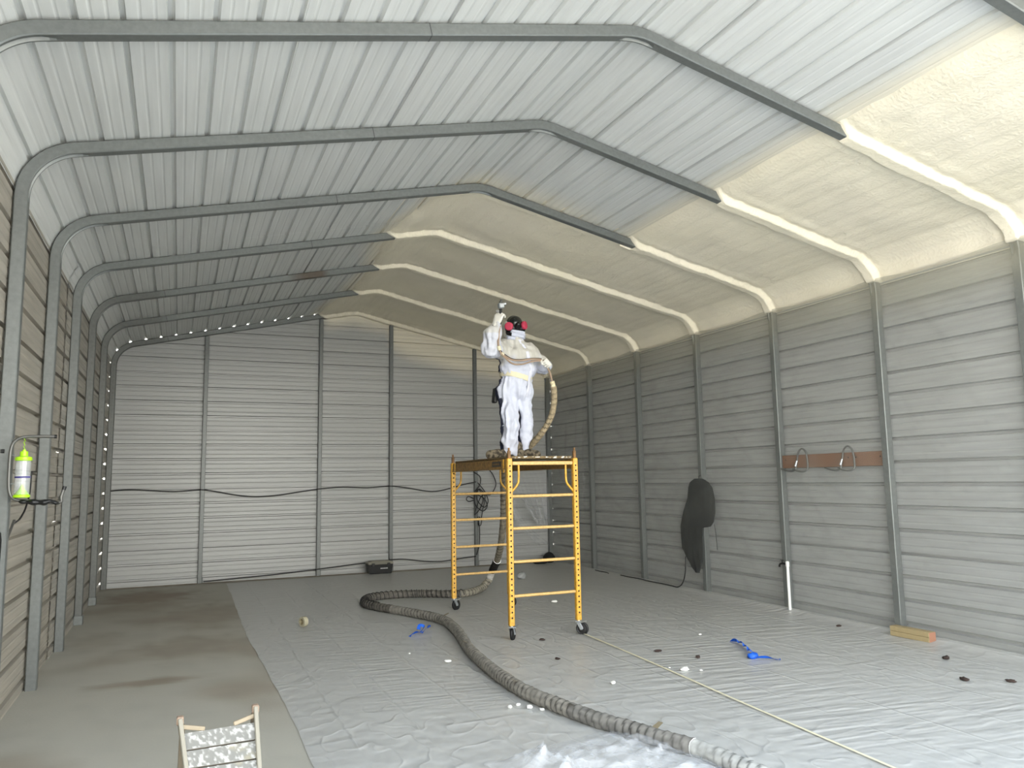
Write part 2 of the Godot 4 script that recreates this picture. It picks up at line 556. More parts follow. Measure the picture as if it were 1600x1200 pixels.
func build_sheets() -> void:
	var ceil_node := struct("ceiling", "white ribbed metal roof sheets with dark lap seams")
	var left := struct("wall_left", "bare ribbed metal side wall with tan staining")
	var right := struct("wall_right", "grey ribbed metal side wall behind clear film")
	var back := struct("wall_back", "grey ribbed metal end wall between steel posts")
	var rs := func(k: int) -> float: return RIB0 + RIB * k
	var cuts := [0.0]
	for k in range(3, 32, 4): cuts.append(rs.call(k) + 0.012)
	var bowpos := func(s: float, h: float, z: float, off: float) -> Vector3:
		var e := bow(s)
		var p: Vector2 = e[0] + e[1] * (h + off)
		return V(p.x, p.y, z)
	var inward := func(s: float) -> Vector3:
		var e := bow(s)
		return V(-e[1].x, -e[1].y, 0)
	var tint_roof := func(p: Vector3) -> Color: return BARE_WHITE.lerp(Color(cream.r / 0.86, cream.g / 0.86, cream.b / 0.86), overspray(p))
	for side in 2:
		for k in cuts.size():
			var s0: float = cuts[k]
			var s1: float = (cuts[k + 1] if k + 1 < cuts.size() else TOTAL_S - cuts[k] - 0.02) + 0.026
			if k + 1 == cuts.size() and side == 1: continue        # one ridge sheet
			var prof := bent_points(ribbed(s0, s1, RIB0, RIB, side == 1, 0.034 if s1 < 3.45 else 0.022) if k + 1 < cuts.size() else ridge_profile(s0, s1))
			var is_wall := s1 < 3.45
			for zone in 2:
				var z0: float = FRONT_Z if zone == 0 else -8.06
				var z1: float = -8.22 if zone == 0 else BACK_Z
				var off := 0.0005 + (0.0025 if k % 2 == 0 else 0.0) + (0.009 if zone == 0 else 0.0)
				var fine_z: bool = not is_wall and (side == 1 or k >= 7 or (k == 6 and zone == 1))
				var ts := spaced(z0, z1, 0.09 if fine_z else 1.2)
				var pos := func(s: float, h: float, t: float) -> Vector3: return bowpos.call(s, h, t, off)
				var v := 0.96 + 0.04 * noise.get_noise_2d(k * 91.0, side * 57.0 + zone * 33.0)
				var tone := Color(v, v, v)
				if is_wall and side == 0 and zone == 0: tone = Color(v * 1.0, v * 0.985, v * 0.96)
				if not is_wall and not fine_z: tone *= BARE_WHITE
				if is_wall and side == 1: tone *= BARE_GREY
				var mb := sheet(prof, pos, ts, inward, tint_roof if fine_z else null, tone)
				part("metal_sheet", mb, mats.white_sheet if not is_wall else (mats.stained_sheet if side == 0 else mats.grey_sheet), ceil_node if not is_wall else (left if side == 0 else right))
	# end wall: level ribs, cut to the roof line
	var base := 0.0946
	var pitch := 0.226
	var bcuts := [0.0]
	for k in range(2, 19, 4): bcuts.append(base + pitch * k + 0.012)
	bcuts.append(4.47)
	var endpos := func(s: float, h: float, t: float, off: float) -> Vector3:
		var xl := bow_x(s)
		return V(lerpf(xl - 0.016, 2 * RIDGE_X - xl + 0.016, t), s, BACK_Z - h - off)
	var gable := func(p: Vector3) -> Color:
		var d: float = 4.475 - 0.2235 * absf(p.x - RIDGE_X) - p.y
		var w := smoothstep(2.1, 2.35, p.x)
		var reach := lerpf(0.14, 0.44, smoothstep(3.25, 3.4, p.x)) + 0.08 * noise.get_noise_2d(p.x * 30.0, p.y * 30.0)
		return BARE_GREY.lerp(Color(cream.r / 0.86, cream.g / 0.86, cream.b / 0.86), (1.0 - smoothstep(reach - 0.1, reach + 0.28, d)) * w * 0.8)
	for k in bcuts.size() - 1:
		var off := 0.0 if k % 2 == 0 else 0.002
		var pos := func(s: float, h: float, t: float) -> Vector3: return endpos.call(s, h, t, off)
		var prof := ribbed(bcuts[k], minf(bcuts[k + 1] + 0.026, 4.472), base, pitch, false, 0.034)
		if bcuts[k + 1] > 3.3:      # more rows where the edge is round or sloping
			var more := [prof[0]]
			for q in range(1, prof.size()):
				var m := int(ceil((prof[q][0] - prof[q - 1][0]) / 0.025))
				for j in range(1, m): more.append([lerpf(prof[q - 1][0], prof[q][0], float(j) / m), lerpf(prof[q - 1][1], prof[q][1], float(j) / m)])
				more.append(prof[q])
			prof = more
		var v := 0.97 + 0.05 * noise.get_noise_2d(k * 77.0, 300.0)
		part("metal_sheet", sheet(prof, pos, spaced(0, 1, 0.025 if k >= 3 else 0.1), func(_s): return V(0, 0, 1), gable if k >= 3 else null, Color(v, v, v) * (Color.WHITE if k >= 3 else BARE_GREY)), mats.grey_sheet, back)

func ridge_profile(s0: float, s1: float) -> Array:
	var a := ribbed(s0, RIDGE_S - 0.02, RIB0, RIB)
	var b := ribbed(TOTAL_S - s1, RIDGE_S - 0.02, RIB0, RIB, true)
	return a + b

func bow_x(y: float) -> float:
	if y <= 3.327: return LEFT_X
	var lo := 3.327
	var hi := RIDGE_S
	for k in 26:
		var m := (lo + hi) * 0.5
		if bow(m)[0].y < y: lo = m
		else: hi = m
	return bow(lo)[0].x

# ------------------------------------------------------------------ steel bows and posts
func bend_at(s: float) -> float:
	var m := minf(s, TOTAL_S - s)
	return maxf(smoothstep(3.27, 3.36, m) * (1.0 - smoothstep(3.86, 3.97, m)), smoothstep(7.18, 7.25, m))

func bow_tube(z: float, s0: float, s1: float, grow: float, colf: Callable) -> MB:
	var ss := []
	var s := s0
	while s < s1:
		ss.append(s)
		var m := minf(s, TOTAL_S - s)
		s += 0.03 if (m > 3.2 and m < 4.0) or m > 7.1 else 0.11
	ss.append(s1)
	var h := TUBE * 0.5 + grow
	var c := 0.006
	var mb := MB.new()
	var prev = null
	for q in ss:
		var e := bow(q)
		var g := 0.016 * bend_at(q)
		var o: Vector2 = e[0] - e[1] * (TUBE * 0.5 + 0.0005)
		var ring := []
		for r in [[h, -h + c], [h, h - c], [h - c, h], [-h + c, h], [-h, h - c], [-h, 0.022], [-h + g, 0.014], [-h + g, -0.014], [-h, -0.022], [-h, -h + c], [-h + c, -h], [h - c, -h]]:
			var p: Vector2 = o + e[1] * r[0]
			ring.append(V(p.x, p.y, z + r[1]))
		var col: Color = colf.call(q)
		if prev != null:
			for k in 12:
				var k2 := (k + 1) % 12
				var mid: Vector3 = (ring[k] + ring[k2]) * 0.5
				var away := V(mid.x - o.x, mid.y - o.y, mid.z - z)
				if k >= 5 and k <= 7: away = V(-e[1].x, -e[1].y, 0)
				mb.quad_to(prev[0][k], prev[0][k2], ring[k2], ring[k], away, [prev[1], prev[1], col, col])
		prev = [ring, col]
	return mb

func build_frames() -> void:
	var names := [
		"nearest steel bow, only its sloping tube showing in the top right corner",
		"galvanised roof bow crossing the top of the photo, cream foam over its lower right end",
		"galvanised bow second down from the top, its upright carrying the bracket with the lime feeder",
		"bow whose ridge bend marks where the foam starts, bare across to the right slope",
		"steel bow just behind the pale roof lap strip, foamed over from the ridge on",
		"steel bow with a rusty brown patch left of the foam edge",
		"weathered bow between the rust-marked bow and the end wall",
		"last steel bow, against the end wall with specks of daylight along it"]
	for k in FRAME_Z.size():
		var z: float = FRAME_Z[k]
		var t := thing("steel_bow", names[k], "frame", Vector3.ZERO, 0.0, "steel bows of the garage")
		var col := func(s: float) -> Color:
			var v := 0.93 + 0.10 * noise.get_noise_2d(s * 40.0, k * 70.0)
			var cc := Color(v, v, v)
			if k >= 5 and s < s_of_x(-0.24): cc = Color(v * 0.80, v * 0.78, v * 0.76)
			if k == 5:
				var w := smoothstep(s_of_x(1.22), s_of_x(1.32), s) * (1.0 - smoothstep(s_of_x(1.6), s_of_x(1.7), s))
				cc = cc.lerp(Color(0.52, 0.36, 0.26), w * 0.85)
			return cc
		part("bow_tube", bow_tube(z, 0.0, TOTAL_S, 0.0, col), mats.galvanised, t)
		var dark := func(_s: float) -> Color: return Color(0.40, 0.40, 0.40)
		var sx := 1.245 if k < 5 else -0.24
		part("splice_seam", bow_tube(z, s_of_x(sx), s_of_x(sx) + 0.007, 0.0012, dark), mats.galvanised, t)
		if k == 5 or k == 6:
			var mb := MB.new()
			mb.box(Transform3D(Basis(), V(LEFT_X + 0.041, 0.05, z)), V(0.09, 0.1, 0.09), 0.004)
			part("base_sleeve", mb, mats.galvanised, t)
	var px := [0.347, 2.139, 3.349, 4.907]
	var pl := ["leftmost steel post of the end wall, above bare concrete", "end-wall post standing left of the black tool case", "end-wall post right beside the black tool case", "end-wall post with the tangled black cable hanging on it"]
	for k in 4:
		var top: float = 4.475 - 0.2235 * absf(px[k] - RIDGE_X) - TUBE - 0.01
		var t := thing("wall_post", pl[k], "post", V(px[k], 0, BACK_Z + 0.034), 0.0, "posts of the end wall")
		var mb := MB.new()
		mb.tint = Color(0.8, 0.8, 0.8)
		mb.box(Transform3D(Basis(), V(0, top * 0.5, 0)), V(0.062, top, 0.062), 0.005)
		part("post_tube", mb, mats.galvanised, t)
		mb = MB.new()
		mb.box(Transform3D(Basis(), V(0.038, 0.045, 0.0)), V(0.012, 0.08, 0.05), 0.002)
		part("foot_bracket", mb, mats.galvanised, t)

# ------------------------------------------------------------------ sprayed foam
func foam_height(s: float, z: float) -> float:
	var p: Vector2 = bow(s)[0]
	var s0 := s_of_x(foam_start(z))
	var edge := smoothstep(-0.01, 0.16, s - s0)
	if z > -7.25 and s < s_of_x(4.35): edge *= smoothstep(-0.02, 0.10, -7.0 - z)
	var last := 1.0 - smoothstep(11.25, 11.29, s)
	var base := 0.040 + 0.010 * noise.get_noise_2d(s * 55.0, z * 55.0)
	base += 0.0035 * fine.get_noise_2d(s * 260.0, z * 90.0)
	var rr: float = fposmod(TOTAL_S - s - RIB0, RIB)
	rr = minf(rr, RIB - rr)
	base += -0.006 * exp(-rr * rr / 0.0006) + 0.003 * exp(-(rr - 0.07) * (rr - 0.07) / 0.0006)
	var d := 9.0
	var zf := 0.0
	for f in FRAME_Z:
		if absf(z - f) < d:
			d = absf(z - f)
			zf = f
	var wob := 0.020 * noise.get_noise_2d(s * 130.0, zf * 91.0 + signf(z - zf) * 40.0) + 0.013 * fine.get_noise_2d(s * 130.0, zf * 33.0 + signf(z - zf) * 20.0)
	var w := 0.058 + wob
	var bead := 0.094 + 0.012 * noise.get_noise_2d(s * 70.0, zf * 17.0) + 0.003 * fine.get_noise_2d(s * 300.0, z * 200.0)
	var k := 1.0 - smoothstep(w - 0.012, w + 0.028, d)
	base += 0.012 * exp(-pow((d - w - 0.10) / 0.035, 2.0)) * (0.6 + noise.get_noise_2d(s * 160.0, z * 60.0))
	var h := lerpf(base, bead, k)
	return h * edge * last - 0.03 * (1.0 - smoothstep(0.0, 0.22, edge * last))

func build_foam() -> void:
	var t := thing("spray_foam", "cream sprayed insulation foam covering the right-hand roof slope and its bows", "foam")
	var bounds := [FRONT_Z]
	for f in FRAME_Z:
		bounds.append(f + 0.10); bounds.append(f - 0.10)
	for b in bounds.size() - 1:
		var za: float = bounds[b]
		var zb: float = maxf(bounds[b + 1], BACK_Z + 0.003)
		if za - zb < 0.01: continue
		var is_bead: bool = b % 2 == 1
		var zs := spaced(za, zb, 0.011 if is_bead else 0.036)
		if not is_bead:
			var extra := []
			for q in zs: extra.append(q)
			zs = extra
		var s0 := s_of_x(minf(foam_start(za), foam_start(zb)) - 0.06)
		if za > -7.0 and zb < -7.0: s0 = s_of_x(2.2)
		var rows := []; var cols := []; var uvs := []
		for s in spaced(s0, 11.29, 0.03):
			var e := bow(s)
			var row := []; var cr := []; var ur := []
			for z in zs:
				var h := foam_height(s, z)
				if is_bead and z == zs[0] or z == zs[-1]: pass
				var p: Vector2 = e[0] - e[1] * h
				row.append(V(p.x, p.y, z))
				var v := 1.0 + 0.05 * noise.get_noise_2d(s * 90.0, z * 90.0 + 400.0)
				cr.append(Color(cream.r * v, cream.g * v, cream.b * v * (1.0 - 0.03 * noise.get_noise_2d(s * 30.0, z * 30.0))))
				ur.append(Vector2(s, z))
			rows.append(row); cols.append(cr); uvs.append(ur)
		var mb := MB.new()
		var mid: int = rows.size() / 2
		var f: Vector3 = (rows[mid + 1][1] - rows[mid][0]).cross(rows[mid + 1][0] - rows[mid][1])
		mb.grid(rows, false, cols, uvs, f.y > 0)
		part("foam_ridge" if is_bead else "foam_field", mb, mats.foam, t)

# ------------------------------------------------------------------ polythene
func build_films() -> void:
	# side wall film
	var rows := []; var cols := []; var uvs := []
	var ys := spaced(0.0, 3.44, 0.045)
	for z in spaced(-1.2, -12.98, 0.03):
		var row := []; var cr := []; var ur := []
		var d := 9.0
		for f in FRAME_Z: d = minf(d, absf(z - f))
		var sag := smoothstep(0.04, 0.6, d)
		for y in ys:
			var top := 3.43 - 0.05 * sag
			var yy: float = minf(y, top)
			var a := yy / 3.44
			var crease := 1.0 - absf(noise.get_noise_2d(z * 26.0 + yy * 34.0, yy * 20.0 - z * 8.0)) * 3.0
			var crease2 := 1.0 - absf(fine.get_noise_2d(z * 14.0 - yy * 24.0, yy * 9.0 + z * 3.0)) * 4.0
			var x := 6.314 - 0.018 * sag * sin(a * PI) - 0.012 * maxf(crease, 0.0) * sag - 0.005 * maxf(crease2, 0.0)
			x -= 0.075 * exp(-pow((z + 8.44) / 0.55, 2.0) - pow((yy - 0.85) / 0.85, 2.0))
			x -= 0.075 * (exp(-pow((z + 6.62) / 0.30, 2.0)) + exp(-pow((z + 5.96) / 0.30, 2.0))) * exp(-pow((yy - 1.60) / 0.30, 2.0))
			x -= 0.045 * pow(1.0 - minf(yy / 0.30, 1.0), 2.0)
			x -= 0.04 * smoothstep(0.25, 0.0, top - yy) * sag
			var al := 0.29 + 0.30 * pow(maxf(crease, 0.0), 4.0) * sag + 0.22 * pow(maxf(crease2, 0.0), 4.0)
			var fold := 0.0
			for q in [[-12.2, 1.75, 2.62], [-11.83, 1.2, 2.72], [-11.58, 0.85, 2.68]]:
				var w := exp(-pow((z - q[0] - 0.03 * sin(yy * 3.0)) / 0.026, 2.0)) * smoothstep(q[1], q[1] + 0.2, yy) * (1.0 - smoothstep(q[2] - 0.4, q[2], yy))
				x -= 0.012 * w
				al += 0.45 * w
				fold = maxf(fold, w)
			var mist := smoothstep(2.75 + 0.15 * noise.get_noise_2d(z * 20.0, 9.0), 3.30, yy)
			var cc := Color(0.69, 0.695, 0.68).lerp(Color(0.92, 0.93, 0.93), fold).lerp(cream, mist * 0.95)
			cc.a = clampf(lerpf(al, 0.92, mist * mist), 0, 1)
			row.append(V(x, yy + 0.004, z)); cr.append(cc); ur.append(Vector2(z, yy))
		rows.append(row); cols.append(cr); uvs.append(ur)
	var mb := MB.new()
	mb.grid(rows, false, cols, uvs, (rows[1][1] - rows[0][0]).cross(rows[1][0] - rows[0][1]).x > 0)
	single("wall_film", mb, mats.wall_film, "milky plastic film hung over the whole right side wall, cream overspray along its top", "plastic sheet")
	# floor film
	rows = []; cols = []; uvs = []
	for z in spaced(-12.8, -0.9, 0.05):
		var row := []; var ur := []
		var xl := 0.70 + 0.02 * sin(z * 0.9) + 0.012 * noise.get_noise_1d(z * 60.0)
		for k in 116:
			var u := k / 115.0
			var x := lerpf(xl, 6.30, u)
			var y := 0.004 + 0.006 * (noise.get_noise_2d(x * 45.0, z * 40.0) + 0.6) * smoothstep(0.0, 0.06, u)
			y += 0.03 * pow(maxf(0.0, (x - 6.05) / 0.25), 2.0)
			row.append(V(x, y, z)); ur.append(Vector2((x - 0.6) / 5.8, (z + 12.9) / 12.1))
		rows.append(row); uvs.append(ur)
	mb = MB.new()
	mb.grid(rows, false, null, uvs, rows_flip(rows))
	var relief := ImageTexture.create_from_image(floor_relief())
	var fm: StandardMaterial3D = mats.floor_film
	fm.heightmap_enabled = true
	fm.heightmap_texture = relief
	fm.heightmap_scale = 2.4
	var ff := thing("floor_film", "milky plastic film with fold creases laid over most of the floor", "plastic sheet")
	part("film", mb, fm, ff)
	mb = MB.new()
	var tape := []
	for p in smooth([V(3.66, 0.016, -6.9), V(3.58, 0.017, -5.6), V(3.49, 0.016, -4.4), V(3.415, 0.017, -3.285), V(3.38, 0.017, -2.6)], 0.1):
		tape.append([p + V(-0.010, 0, 0), p + V(0.010, 0, 0)])
	mb.grid(tape, false, null, null, rows_flip(tape))
	part("seam_tape", mb, mats.masking_tape, ff).set_meta("label", "cream tape line along the film seam")
	# gathered film in the back corner, behind the scaffold
	rows = []; cols = []
	for k in 61:
		var u := k / 60.0
		var row := []; var cr := []
		for j in 25:
			var w := j / 24.0
			var gat := pow(w, 1.3)
			var xt := 5.40 + 0.80 * u
			var xb := 5.98 + 0.24 * u
			var pl := 0.035 * sin(u * 46.0 + 2.0 * noise.get_noise_2d(u * 90.0, 3.0)) * (0.35 + gat)
			row.append(V(lerpf(xt, xb, gat), lerpf(1.78, 0.70 + 0.05 * sin(u * 30.0), w), lerpf(-13.06, -12.80, smoothstep(0.0, 0.25, w)) + pl))
			cr.append(Color(1, 1, 1, 0.35 + 1.3 * gat * (0.5 + 0.5 * sin(u * 46.0))))
		rows.append(row); cols.append(cr)
	var cf := thing("gathered_film", "bunched clear plastic film hanging in the back corner behind the scaffold", "plastic sheet")
	mb = MB.new()
	mb.grid(rows, false, cols)
	part("pleats", mb, mats.loose_film, cf)
	rows = []; cols = []
	for k in 9:
		var u := k / 8.0
		var row := []; var cr := []
		for p in smooth([V(5.40 + 0.08 * u, 1.75, -12.80), V(5.40 + 0.14 * u, 1.1, -12.78 + 0.03 * sin(u * 9.0)), V(5.62 + 0.16 * u, 0.66, -12.7), V(6.0 + 0.25 * u, 0.30, -12.72)], 0.08):
			row.append(p + V(0, 0, 0.02 * sin(u * 14.0))); cr.append(Color(1, 1, 1, 0.45 + 0.45 * sin(u * 14.0)))
		rows.append(row); cols.append(cr)
	var least: int = rows[0].size()
	for r in rows: least = mini(least, r.size())
	for r in rows.size():
		rows[r] = rows[r].slice(0, least); cols[r] = cols[r].slice(0, least)
	mb = MB.new()
	mb.grid(rows, false, cols)
	part("loose_tail", mb, mats.loose_film, cf)
	# crumpled film in front
	rows = []; cols = []
	for k in 80:
		var u := k / 79.0
		var row := []; var cr := []
		for j in 64:
			var w := j / 63.0
			var x := lerpf(1.52, 2.62, u)
			var z := lerpf(-4.12, -3.05, w) + 0.20 * (0.5 - u) + 0.06 * noise.get_noise_1d(u * 160.0)
			var rim := minf(minf(u, 1.0 - u) * 5.0, minf(w, 1.0 - w) * 4.0)
			var e := clampf(rim, 0, 1)
			var r1 := 1.0 - absf(noise.get_noise_2d(x * 130.0 + z * 40.0, z * 130.0)) * 2.6
			var r2 := 1.0 - absf(fine.get_noise_2d(x * 120.0, z * 190.0)) * 2.4
			var hump := 0.11 * exp(-pow((u - 0.14) / 0.15, 2.0) - pow((w - 0.38) / 0.35, 2.0)) + 0.05
			row.append(V(x + 0.02 * r2, 0.022 + e * hump * (0.45 + 0.55 * maxf(r1, 0.0)) + e * 0.022 * maxf(r2, 0.0), z + 0.02 * r1))
			cr.append(Color(1, 1, 1, clampf(0.85 + 0.9 * maxf(r1, 0.0) * maxf(r2, 0.0), 0.3, 2.2)))
		rows.append(row); cols.append(cr)
	mb = MB.new()
	mb.grid(rows, false, cols, null, rows_flip(rows))
	single("crumpled_film", mb, mats.loose_film, "loose heap of crumpled clear plastic in front of the taped hose", "plastic sheet")

func floor_relief() -> Image:
	var n := 1024
	var data := PackedFloat32Array()
	data.resize(n * n)
	var big := FastNoiseLite.new()
	big.seed = 77; big.frequency = 1.0; big.fractal_octaves = 2
	var folds := PackedFloat32Array()
	folds.resize(n)
	for i in n:
		var x := 0.6 + 5.8 * i / n
		var v := 0.0
		for k in 14:
			var d: float = (x - (0.99 + 0.405 * k)) / 0.011
			v += exp(-d * d) * (0.55 if k % 2 == 0 else 0.35)
		folds[i] = v
	for j in n:
		var z := -12.9 + 12.1 * j / n
		var cross := 0.0
		for q in [-11.6, -9.35, -7.9, -6.2, -4.75, -3.5]:
			var d: float = (z - q) / 0.018
			cross += exp(-d * d) * 0.4
		for i in n:
			var x := 0.6 + 5.8 * i / n
			var wx := x + 0.05 * z
			var a := big.get_noise_2d(x * 0.9, z * 3.2)            # creases across
			var b := big.get_noise_2d(x * 2.4 + z * 1.3 + 40.0, z * 1.5 - x * 1.4)
			var m := clampf(big.get_noise_2d(x * 0.5 + 9.0, z * 0.35) * 1.6 + 0.5, 0.0, 1.0)
			var w := big.get_noise_2d(x * 1.6 + 70.0, z * 11.0 - x * 1.2)         # small soft wrinkles across
			var c := big.get_noise_2d(x * 5.0 + z * 3.0, z * 4.5 - x * 3.5 + 90.0)
			var h := pow(1.0 - minf(absf(a) * 3.2, 1.0), 6.0) * 0.30 * m * m + pow(1.0 - minf(absf(b) * 2.6, 1.0), 7.0) * 0.45 * (1.0 - m)
			h += 0.55 * (w + 0.5) * m + 0.45 * (c + 0.5) * (1.0 - m)
			h += folds[clampi(int((wx - 0.05 * z - 0.6 + 0.012 * a) / 5.8 * n), 0, n - 1)] * clampf(0.8 + b, 0.2, 1.0) + cross * clampf(0.4 + a * 2.0, 0.0, 1.0)
			data[j * n + i] = h * 0.4
	return Image.create_from_data(n, n, false, Image.FORMAT_RF, data.to_byte_array())
# ------------------------------------------------------------------ rolling scaffold
func cyl(mb: MB, a: Vector3, b: Vector3, r: float, sides := 10) -> void:
	mb.tube([a, b], r, sides)

func build_scaffold() -> void:
	var t := thing("rolling_scaffold", "yellow rolling scaffold with ladder ends under the person in the white suit", "scaffold", V(3.309, 0, -7.794), -0.0398)
	var hx := 0.349
	var hz := 0.941
	var q := 0.026
	for sz in [1, -1]:
		for sx in [-1, 1]:
			var leg := MB.new()
			leg.box(Transform3D(Basis(), V(sx * hx, 0.925, sz * hz)), V(q * 2, 1.57, q * 2), 0.006)
			var lg := part("leg", leg, mats.yellow_paint, t)
			var holes := MB.new()
			for k in 29:
				var y := 0.215 + 0.0508 * k
				cyl(holes, V(sx * hx, y, sz * hz + q - 0.004), V(sx * hx, y, sz * hz + q + 0.0012), 0.0088, 8)
			var hp := part("adjustment_holes", holes, mats.dark_hole, lg)
			hp.set_meta("kind", "stuff")
			var pin := MB.new()
			pin.tint = Color(0.66, 0.55, 0.45)
			pin.box(Transform3D(Basis(), V(sx * hx, 1.745, sz * hz)), V(0.03, 0.075, 0.03), 0.004)
			cyl(pin, V(sx * hx, 1.78, sz * hz), V(sx * hx, 1.812, sz * hz), 0.010)
			part("stacking_pin", pin, mats.tan_rail, lg)
			# caster
			var yaw: float = [0.9, -0.7, 0.5, -1.1][(0 if sx < 0 else 1) + (0 if sz > 0 else 2)]
			var xf := Transform3D(Basis(Vector3.UP, yaw), V(sx * hx, 0, sz * hz))
			var cm := MB.new()
			cyl(cm, V(sx * hx, 0.128, sz * hz), V(sx * hx, 0.17, sz * hz), 0.020, 12)
			cm.box(xf * Transform3D(Basis(), V(0.0, 0.128, 0.0)), V(0.05, 0.014, 0.055), 0.003)
			for s in [-1, 1]: cm.bar(xf * V(0.0, 0.125, s * 0.022), xf * V(0.036, 0.058, s * 0.022), 0.034, 0.005, 0.002, xf.basis.z)
			cm.bar(xf * V(0.02, 0.12, 0.026), xf * V(0.085, 0.138, 0.030), 0.022, 0.008)
			var fork := part("caster", cm, mats.chrome, t)
			var wm := MB.new()
			var wx := xf * Transform3D(Basis(Vector3.RIGHT, PI / 2), V(0.036, 0.062, 0))
			wm.lathe(wx, [[0.0, -0.012], [0.02, -0.014], [0.045, -0.011], [0.052, -0.014], [0.059, -0.011], [0.062, -0.004], [0.062, 0.004], [0.059, 0.011], [0.052, 0.014], [0.045, 0.011], [0.02, 0.014], [0.0, 0.012]], 24)
			part("wheel", wm, mats.black_rubber, fork)
			wm = MB.new()
			cyl(wm, wx * V(0, -0.026, 0), wx * V(0, 0.026, 0), 0.009, 10)
			part("axle", wm, mats.chrome, fork)
		for y in [1.345, 1.040, 0.727, 0.41]:
			var rm := MB.new()
			cyl(rm, V(-hx, y, sz * hz), V(hx, y + 0.004, sz * hz), 0.0145, 12)
			part("rung", rm, mats.bare_rung, t)
		var cb := MB.new()
		cb.box(Transform3D(Basis(), V(0, 1.662, sz * hz)), V(hx * 2 - q * 2, 0.036, 0.042), 0.008)
		part("cross_tube", cb, mats.bare_rung, t)
		for sx in [-1, 1]:
			var gb := MB.new()
			gb.tube(smooth([V(sx * (hx - 0.098), 1.65, sz * hz), V(sx * (hx - 0.098), 1.52, sz * hz), V(sx * (hx - 0.085), 1.46, sz * hz), V(sx * (hx - 0.02), 1.385, sz * hz)], 0.02), 0.011, 10)
			part("gusset_rod", gb, mats.yellow_paint, t)
	for sx in [-1, 1]:
		var rm := MB.new()
		rm.box(Transform3D(Basis(), V(sx * (hx - 0.004), 1.655, 0)), V(0.032, 0.098, hz * 2 - q * 2), 0.006)
		rm.box(Transform3D(Basis(), V(sx * (hx - 0.004), 1.612, 0)), V(0.044, 0.014, hz * 2 - q * 2), 0.004)
		var rail := part("side_rail", rm, mats.tan_rail, t)
		if sx < 0:
			var lb := MB.new()
			lb.box(Transform3D(Basis(), V(-hx - 0.0130, 1.660, hz - 0.32)), V(0.004, 0.052, 0.26), 0.001)
			part("label_plate", lb, mats.black_plastic, rail)
			lb = MB.new()
			for k in 6: lb.box(Transform3D(Basis(), V(-hx - 0.0156, 1.660, hz - 0.41 + 0.033 * k)), V(0.002, 0.018, 0.014), 0.0005)
			lb.tint = Color(0.45, 0.38, 0.22)
			part("label_lettering", lb, mats.tan_rail, rail)
			for zz in [hz - 0.12, -hz + 0.12]:
				lb = MB.new()
				lb.box(Transform3D(Basis(), V(-hx - 0.012, 1.640, zz)), V(0.012, 0.13, 0.03), 0.003)
				part("rail_clip", lb, mats.yellow_paint, rail)
	var dm := MB.new()
	dm.box(Transform3D(Basis(), V(0, 1.719, 0)), V(hx * 2 - 0.05, 0.024, hz * 2 - 0.012), 0.005)
	part("deck", dm, mats.deck_wood, t)
	dm = MB.new()
	var rg := RandomNumberGenerator.new()
	rg.seed = 4
	for k in 26:
		var x := rg.randf_range(-0.3, 0.3)
		dm.box(Transform3D(Basis(Vector3.UP, rg.randf() * 3.0), V(x, rg.randf_range(1.712, 1.728), hz - 0.006)), V(rg.randf_range(0.01, 0.05), rg.randf_range(0.004, 0.008), 0.006), 0.002)
	dm.tint = Color(0.55, 0.46, 0.28)
	part("foam_splatter", dm, mats.foam_scrap, t).set_meta("kind", "stuff")

